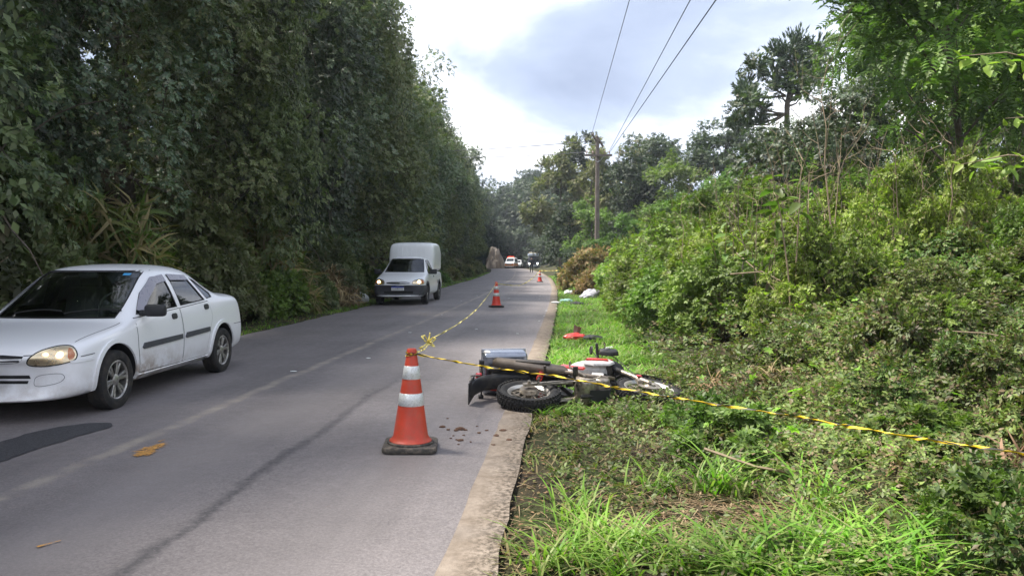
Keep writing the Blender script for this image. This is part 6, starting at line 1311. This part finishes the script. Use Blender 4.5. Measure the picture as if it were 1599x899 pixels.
def bike_wheel(cx, rad, tw, label, M_=I4, knob=True, disc=False):
    e = empty('wheel'); e.parent = moto; ri = rad - tw * 1.0 - .01; c = (cx, 0, rad)
    prof = [(ri, -.028)] + [(rad - tw * .52 - .0 + tw * .50 * math.sin(a), tw * .56 * math.cos(a) * -1) for a in np.linspace(-.5, math.pi + .5, 13)] + [(ri, .028)]
    mb = MB(); mb.lathe(prof, 44, 'Y', c)
    nk = 46
    for k in range(nk):
        for row, (yo, w_, dz) in enumerate(((-tw * .46, tw * .26, -.010), (-tw * .15, tw * .24, 0), (tw * .15, tw * .24, 0), (tw * .46, tw * .26, -.010))):
            a = 2 * math.pi * (k + (.5 if row in (1, 3) else 0)) / nk; rr_ = rad - .006 + dz; rot = Matrix.Rotation(-a, 3, 'Y'); tilt = Matrix.Rotation((-.55 if row == 0 else .55 if row == 3 else 0), 3, 'Z' if False else 'X')
            d_ = rot @ Vector((rr_, 0, 0)); R3 = rot @ Matrix.Rotation(R(90), 3, 'Y')
            mb.box(Vector(c) + d_ + Vector((0, yo, 0)), (.026, w_, .022), R3)
    xf(mb, M_); mb.build('tyre', M['bike_tyre'], e, True, ang=30)
    mb = MB(); mb.lathe([(ri + .012, -.036), (ri + .014, -.028), (ri - .008, -.016), (ri - .012, 0), (ri - .008, .016), (ri + .014, .028), (ri + .012, .036), (ri + .002, .034), (ri - .018, .012), (ri - .02, -.012), (ri + .002, -.034)], 40, 'Y', c, True); xf(mb, M_); rim = mb.build('rim', M['bike_rim'], e, True)
    mb = MB()
    for k in range(32):
        a = 2 * math.pi * k / 32; b = a + (.38 if k % 4 < 2 else -.38); s_ = 1 if k % 2 else -1
        mb.tube([Vector(c) + Vector((.052 * math.cos(b), s_ * .034, .052 * math.sin(b))), Vector(c) + Vector(((ri - .01) * math.cos(a), 0, (ri - .01) * math.sin(a)))], .0026, 4, False)
    xf(mb, M_); sp_ = mb.build('spoke_set', M['bike_alu'], rim); sp_['kind'] = 'stuff'
    mb = MB(); mb.lathe([(.012, -.075), (.025, -.07), (.055, -.055), (.062, -.045), (.058, -.03), (.035, -.02), (.035, .02), (.06, .035), (.055, .055), (.012, .07)], 24, 'Y', c)
    if disc: mb.lathe([(.07, -.062), (.125, -.062), (.125, -.058), (.07, -.058)], 30, 'Y', c, True)
    else: mb.lathe([(.001, -.07), (.09, -.066), (.095, -.03), (.001, -.025)], 28, 'Y', c)
    xf(mb, M_); mb.build('hub', M['bike_alu'], rim, True); return e
bike_wheel(0, .315, .105, 'rear'); bike_wheel(WB, .335, .085, 'front', SM, True, True)
def bp(name, fill, mat, parent=moto, M_=I4, **k):
    mb = MB(); fill(mb); xf(mb, M_); return mb.build(name, M[mat], parent, k.pop('smooth', True), **k)
# swingarm, chain guard, shocks
sw = bp('swingarm', lambda m: (m.tube([(.50, -.09, .40), (.25, -.10, .365), (-.04, -.105, .315)], [.024, .021, .018], 8), m.tube([(.50, .09, .40), (-.04, .105, .315)], [.024, .018], 8), m.box((-.01, -.11, .315), (.10, .022, .05)), m.box((-.01, .11, .315), (.10, .022, .05))), 'bike_alu')
bp('axle_nut', lambda m: m.lathe([(.001, -.15), (.016, -.148), (.018, -.12), (.001, -.12)], 8, 'Y', (0, 0, .315)), 'bike_alu', sw)
bp('brake_arm', lambda m: (m.tube([(.02, -.12, .29), (.07, -.13, .26), (.10, -.13, .33)], .009, 6), m.tube([(.09, -.13, .27), (.45, -.15, .30)], .005, 5)), 'bike_frame', sw)
bp('chain_guard', lambda m: (m.box((.22, .10, .43), (.46, .03, .05), Matrix.Rotation(R(6), 3, 'Y')),), 'bike_black', sw, bevel=.008)
for s_ in (-1, 1):
    sh = bp('shock_absorber', lambda m: m.tube([(.10, s_ * .125, .37), (.22, s_ * .13, .70)], .016, 8), 'bike_frame')
    bp('spring', lambda m: m.tube([Vector((.115, s_ * .125, .41)).lerp(Vector((.205, s_ * .13, .66)), q / 60) + Vector((.026 * math.cos(q * .75), .026 * math.sin(q * .75), 0)) for q in range(61)], .006, 5), 'bike_red', sh)
# frame
bp('frame', lambda m: ([m.tube(p_, r_, 8) for p_, r_ in [([(.95, 0, .98), (.90, 0, .78)], .032), ([(.92, 0, .92), (.62, 0, .86), (.40, 0, .74)], .026), ([(.90, 0, .78), (.88, 0, .5), (.80, 0, .26), (.5, 0, .22)], .022)]],
    [m.tube([(.42, s_ * .08, .74), (.48, s_ * .09, .5), (.5, s_ * .09, .3)], .02, 8) for s_ in (-1, 1)], [m.tube([(.42, s_ * .09, .74), (.1, s_ * .11, .77), (-.32, s_ * .09, .82)], .015, 8) for s_ in (-1, 1)], [m.tube([(.46, s_ * .09, .45), (.2, s_ * .115, .70), (-.1, s_ * .11, .78)], .012, 6) for s_ in (-1, 1)]), 'bike_frame')
# engine
def eng(m):
    m.lathe([(.001, -.15), (.10, -.148), (.125, -.13), (.128, -.06), (.12, .06), (.10, .13), (.001, .135)], 24, 'Y', (.60, 0, .36)); m.lathe([(.001, -.155), (.07, -.153), (.085, -.14), (.09, .10), (.001, .11)], 20, 'Y', (.74, 0, .34)); m.box((.66, 0, .40), (.22, .16, .12))
en = bp('engine', eng, 'bike_alu', bevel=.006)
ax = Vector((.32, 0, .95)).normalized()
def cyl(m):
    rot = Matrix.Rotation(R(18), 3, 'Y')
    for k in range(9): m.box(Vector((.72, 0, .45)) + ax * k * .024, (.15, .15, .010), rot)
    m.box(Vector((.72, 0, .45)) + ax * .10, (.11, .11, .22), rot)
bp('cylinder', cyl, 'bike_alu', en, smooth=False); bp('cylinder_head', lambda m: m.box(Vector((.72, 0, .45)) + ax * .25, (.13, .15, .08), Matrix.Rotation(R(18), 3, 'Y')), 'bike_white', en, bevel=.015)
bp('carburettor', lambda m: (m.tube([(.70, 0, .60), (.55, 0, .62), (.45, 0, .62)], [.026, .03, .045], 10),), 'bike_frame', en)
bp('skid_plate', lambda m: m.box((.70, 0, .225), (.20, .12, .012)), 'cloth_black', en)
bp('kick_lever', lambda m: m.tube([(.58, -.16, .36), (.52, -.19, .42), (.46, -.20, .56), (.47, -.25, .57)], .010, 6), 'bike_alu', en)
# exhaust on the right
ex = bp('exhaust_pipe', lambda m: m.tube([(.78, -.03, .62), (.88, -.07, .56), (.89, -.11, .42), (.80, -.15, .33), (.62, -.165, .36), (.45, -.155, .50), (.34, -.15, .56)], .019, 8), 'exhaust')
bp('muffler', lambda m: m.tube([(.44, -.15, .545), (.40, -.152, .56), (.08, -.175, .66), (-.26, -.19, .765), (-.30, -.19, .777)], [.025, .056, .062, .060, .030], 16), 'exhaust', ex)
bp('heat_shield', lambda m: m.box((.10, -.232, .655), (.36, .012, .08), Matrix.Rotation(R(18), 3, 'Y')), 'bike_frame', ex, bevel=.004)
# pegs, pedal, stand
for s_ in (-1, 1):
    bp('foot_peg', lambda m: (m.tube([(.46, s_ * .10, .33), (.46, s_ * .20, .31)], .014, 6), m.box((.46, s_ * .235, .305), (.05, .10, .022))), 'bike_frame', bevel=.004)
    bp('passenger_peg', lambda m: (m.tube([(.40, s_ * .10, .50), (.20, s_ * .14, .47)], .012, 6), m.tube([(.20, s_ * .14, .47), (.18, s_ * .25, .46)], .014, 6)), 'bike_frame')
bp('brake_pedal', lambda m: m.tube([(.44, -.14, .28), (.62, -.17, .24), (.70, -.18, .27), (.72, -.20, .28)], .009, 6), 'bike_alu'); bp('side_stand', lambda m: m.tube([(.44, .12, .24), (.40, .22, .06), (.36, .24, .03)], .012, 6), 'bike_frame')
# seat, side panels, tank
def lens(stn, n=12):
    """closed skin through (x, z centre, half width, half height) sections"""
    vs = []; fs = []
    for (x, z, wy, hz) in stn:
        for k in range(n): a = 2 * math.pi * k / n; c_, s_ = math.cos(a), math.sin(a); vs.append((x, wy * math.copysign(abs(c_) ** .7, c_), z + hz * math.copysign(abs(s_) ** .7, s_)))
    for i in range(len(stn) - 1):
        for k in range(n): fs.append((i * n + k, i * n + (k + 1) % n, (i + 1) * n + (k + 1) % n, (i + 1) * n + k))
    fs.append(tuple(range(n))); fs.append(tuple((len(stn) - 1) * n + k for k in range(n))); return vs, fs
bp('seat', lambda m: m.add(*lens([(-.30, .88, .07, .02), (-.27, .88, .11, .04), (-.05, .86, .135, .05), (.2, .835, .13, .05), (.45, .83, .10, .055), (.62, .87, .08, .045), (.66, .89, .05, .02)])), 'seat_vinyl', sub=1)
tk = bp('tank', lambda m: m.add(*lens([(.50, .86, .07, .03), (.55, .88, .12, .07), (.70, .90, .155, .115), (.85, .90, .15, .12), (.95, .90, .10, .09), (.98, .90, .05, .04)])), 'bike_white', sub=1)
bp('tank_cap', lambda m: m.lathe([(.001, .02), (.035, .018), (.04, 0), (.04, -.02)], 16, 'Z', (.76, 0, 1.01)), 'bike_frame', tk)
def panel(pts, y0, y1, bulge=.02):
    n = len(pts); c = (sum(p[0] for p in pts) / n, sum(p[1] for p in pts) / n); vs = [(p[0], y0, p[1]) for p in pts] + [(c[0] + (p[0] - c[0]) * .9, y1, c[1] + (p[1] - c[1]) * .9) for p in pts] + [(c[0], y1 + math.copysign(bulge, y1), c[1])]
    return vs, [(i, (i + 1) % n, n + (i + 1) % n, n + i) for i in range(n)] + [(n + i, n + (i + 1) % n, 2 * n) for i in range(n)] + [tuple(range(n))]
for s_ in (-1, 1):
    bp('tank_shroud', lambda m: m.add(*panel([(.66, .80), (.76, .74), (.94, .73), (1.02, .80), (.98, .90), (.84, .93), (.70, .89)], s_ * .14, s_ * .165)), 'bike_white', smooth=False, bevel=.006)
    bp('side_panel', lambda m: m.add(*panel([(.12, .74), (.30, .60), (.50, .58), (.56, .70), (.50, .80), (.25, .80)], s_ * .11, s_ * .14)), 'bike_white', smooth=False, bevel=.006)
    bp('tail_panel', lambda m: m.add(*panel([(-.35, .80), (-.05, .74), (.28, .72), (.30, .80), (-.05, .84), (-.36, .86)], s_ * .10, s_ * .125)), 'bike_red' if s_ > 0 else 'bike_black', smooth=False, bevel=.006)
bp('shroud_stripe', lambda m: m.add(*panel([(.70, .85), (.80, .80), (.94, .79), (.95, .82), (.80, .87), (.72, .88)], -.172, -.190, .006)), 'bike_red', smooth=False)
bp('side_stripe', lambda m: m.add(*panel([(.34, .70), (.62, .60), (.66, .66), (.44, .78)], -.145, -.160, .006)), 'bike_red', smooth=False)
# rear fender, plate holder, tail lamp, rack and top case
rf = bp('rear_fender', lambda m: m.add(*lens([(.12, .70, .07, .02), (-.1, .73, .085, .03), (-.32, .74, .085, .04), (-.46, .66, .085, .05), (-.54, .52, .085, .06), (-.57, .44, .08, .012)])), 'bike_black', sub=1)
bp('mud_flap', lambda m: m.box((-.55, 0, .50), (.012, .22, .26), Matrix.Rotation(R(18), 3, 'Y')), 'bike_black', rf, bevel=.004); bp('tail_light', lambda m: m.box((-.44, 0, .80), (.07, .14, .07)), 'red_lens', rf, bevel=.015)
bp('plate_bracket', lambda m: m.tube([(-.44, -.06, .76), (-.54, -.09, .66), (-.56, -.085, .52)], .010, 6), 'bike_alu', rf)
for s_ in (-1, 1): bp('turn_signal', lambda m: (m.tube([(-.40, 0, .76), (-.42, s_ * .16, .76)], .009, 6), m.box((-.42, s_ * .19, .76), (.05, .07, .045))), 'bike_black', rf, bevel=.01)
bp('rack', lambda m: ([m.tube([(.06, s_ * .12, .88), (-.15, s_ * .13, .92), (-.42, s_ * .10, .925)], .010, 6) for s_ in (-1, 1)], m.box((-.16, 0, .935), (.34, .22, .012))), 'bike_frame')
tcs = bp('top_case', lambda m: m.box((-.14, 0, 1.03), (.48, .46, .18), taper=1.0), 'case_black', bevel=.045, seg=4)
bp('case_lid', lambda m: m.box((-.14, 0, 1.18), (.48, .46, .14), taper=.84), 'case_black', tcs, bevel=.04, seg=4)
bp('case_trim', lambda m: m.box((-.14, 0, 1.118), (.484, .464, .016)), 'case_silver', tcs, bevel=.004)
bp('case_latch', lambda m: m.box((-.385, -.0, 1.10), (.03, .08, .08)), 'bike_alu', tcs, bevel=.008); bp('case_handle', lambda m: m.box((-.33, -.215, 1.02), (.07, .05, .09)), 'bike_white', tcs, bevel=.015)
# front end, steered
for s_ in (-1, 1):
    fk = bp('fork_tube', lambda m: m.tube([(.905, s_ * .085, 1.0), (1.06, s_ * .085, .69)], .017, 10), 'chrome_cool', M_=SM); bp('fork_slider', lambda m: (m.tube([(1.05, s_ * .085, .71), (1.24, s_ * .085, .335)], [.024, .022], 10), m.tube([(1.225, s_ * .085, .335), (1.255, s_ * .085, .335)], .026, 8)), 'bike_alu', fk, SM)
    bp('fork_boot', lambda m: m.tube([Vector((1.0, s_ * .085, .81)).lerp(Vector((1.06, s_ * .085, .69)), q / 12) for q in range(13)], [.026 + .005 * (q % 2) for q in range(13)], 10), 'bike_black', fk, SM)
    bp('hand_guard', lambda m: m.add(*panel([(.86, .98), (.98, .95), (1.09, 1.0), (1.10, 1.12), (1.0, 1.16), (.88, 1.10)], s_ * .30, s_ * .345, .02)), 'bike_black', M_=BM, smooth=True, bevel=.008)
    bp('grip', lambda m: m.tube([(.88, s_ * .27, 1.10), (.855, s_ * .39, 1.10)], .017, 10), 'seat_vinyl', M_=BM); bp('lever', lambda m: m.tube([(.92, s_ * .24, 1.10), (.955, s_ * .30, 1.09), (.94, s_ * .40, 1.09)], .006, 5), 'bike_alu', M_=BM)
hb = bp('handlebar', lambda m: m.tube([(.855, -.40, 1.10), (.89, -.24, 1.10), (.925, -.13, 1.03), (.925, .13, 1.03), (.89, .24, 1.10), (.855, .40, 1.10)], .012, 8), 'bike_frame', M_=BM)
bp('triple_clamp', lambda m: (m.box((.90, 0, .99), (.07, .24, .035), Matrix.Rotation(R(26), 3, 'Y')), m.box((.965, 0, .83), (.07, .24, .035), Matrix.Rotation(R(26), 3, 'Y'))), 'bike_frame', M_=SM, bevel=.006)
bp('headlight_cowl', lambda m: m.add(*lens([(.98, .96, .13, .12), (1.06, .95, .135, .12), (1.13, .94, .10, .09), (1.16, .93, .06, .05)])), 'bike_black', M_=SM, sub=1); bp('cowl_trim', lambda m: m.box((1.0, 0, 1.09), (.14, .22, .02)), 'bike_red', M_=SM, bevel=.006)
bp('front_fender', lambda m: m.add([(x_, s_ * w_, z_ - (.02 if s_ else 0)) for x_, z_, w_ in [(.98, .66, .045), (1.08, .735, .055), (1.24, .755, .06), (1.40, .72, .058), (1.52, .62, .05), (1.57, .52, .04)] for s_ in (-1, -.5, 0, .5, 1)], [(5 * i + k, 5 * i + k + 1, 5 * i + k + 6, 5 * i + k + 5) for i in range(5) for k in range(4)]), 'bike_black', M_=SM, solid=.006)
bp('brake_caliper', lambda m: m.box((1.16, -.075, .42), (.06, .04, .10)), 'bike_alu', M_=SM, bevel=.01); bp('reflector', lambda m: m.box((1.17, -.115, .47), (.05, .012, .05)), 'red_lens', M_=SM, bevel=.004)
bp('mirror', lambda m: (m.tube([(.90, -.22, 1.10), (.86, -.27, 1.22)], .006, 5), m.lathe([(.001, -.012), (.045, -.01), (.05, .005), (.001, .008)], 16, 'X', (.85, -.28, 1.26))), 'bike_black', M_=BM)
bp('brake_hose', lambda m: m.tube([(.92, -.2, 1.08), (1.06, -.16, .98), (1.12, -.12, .7), (1.16, -.09, .46)], .005, 5), 'bike_black', M_=SM)
bp('guard_marking', lambda m: m.tube([(.93, -.375, 1.00), (.95, -.378, 1.035), (.965, -.378, 1.02), (.98, -.378, 1.055), (1.0, -.378, 1.04), (1.015, -.378, 1.08), (1.035, -.375, 1.07)], .005, 5), 'white_ink', M_=BM)
# lay it down
LEAN, YAW = R(79.5), R(9)
moto.rotation_euler = (-LEAN, 0, YAW)
bpy.context.view_layer.update()
MW = moto.rotation_euler.to_matrix()
rear_c = MW @ Vector((0, 0, .315))
tgt = Vector((.165, 7.55, .12))
moto.location = tgt - rear_c
tag(moto, 'trail motorcycle with knobby tyres and dark top case lying fallen at the road edge', 'motorcycle')
# ------------------------------------------------------------------ haze
mb = MB(); mb.box((0, 102, 6), (270, 470, 46)); hz = mb.build('haze', None); hm = bpy.data.materials.new('thin_bluish_haze'); hm.use_nodes = True; ht = hm.node_tree; ht.nodes.clear()
ho = ht.nodes.new('ShaderNodeOutputMaterial'); hv = ht.nodes.new('ShaderNodeVolumePrincipled'); hv.inputs['Color'].default_value = (.80, .88, 1.0, 1); hv.inputs['Density'].default_value = .0005; hv.inputs['Anisotropy'].default_value = .25
ht.links.new(hv.outputs[0], ho.inputs['Volume']); hz.data.materials.append(hm); tag(hz, 'thin bluish morning haze in the air over the road', 'haze', kind='stuff')
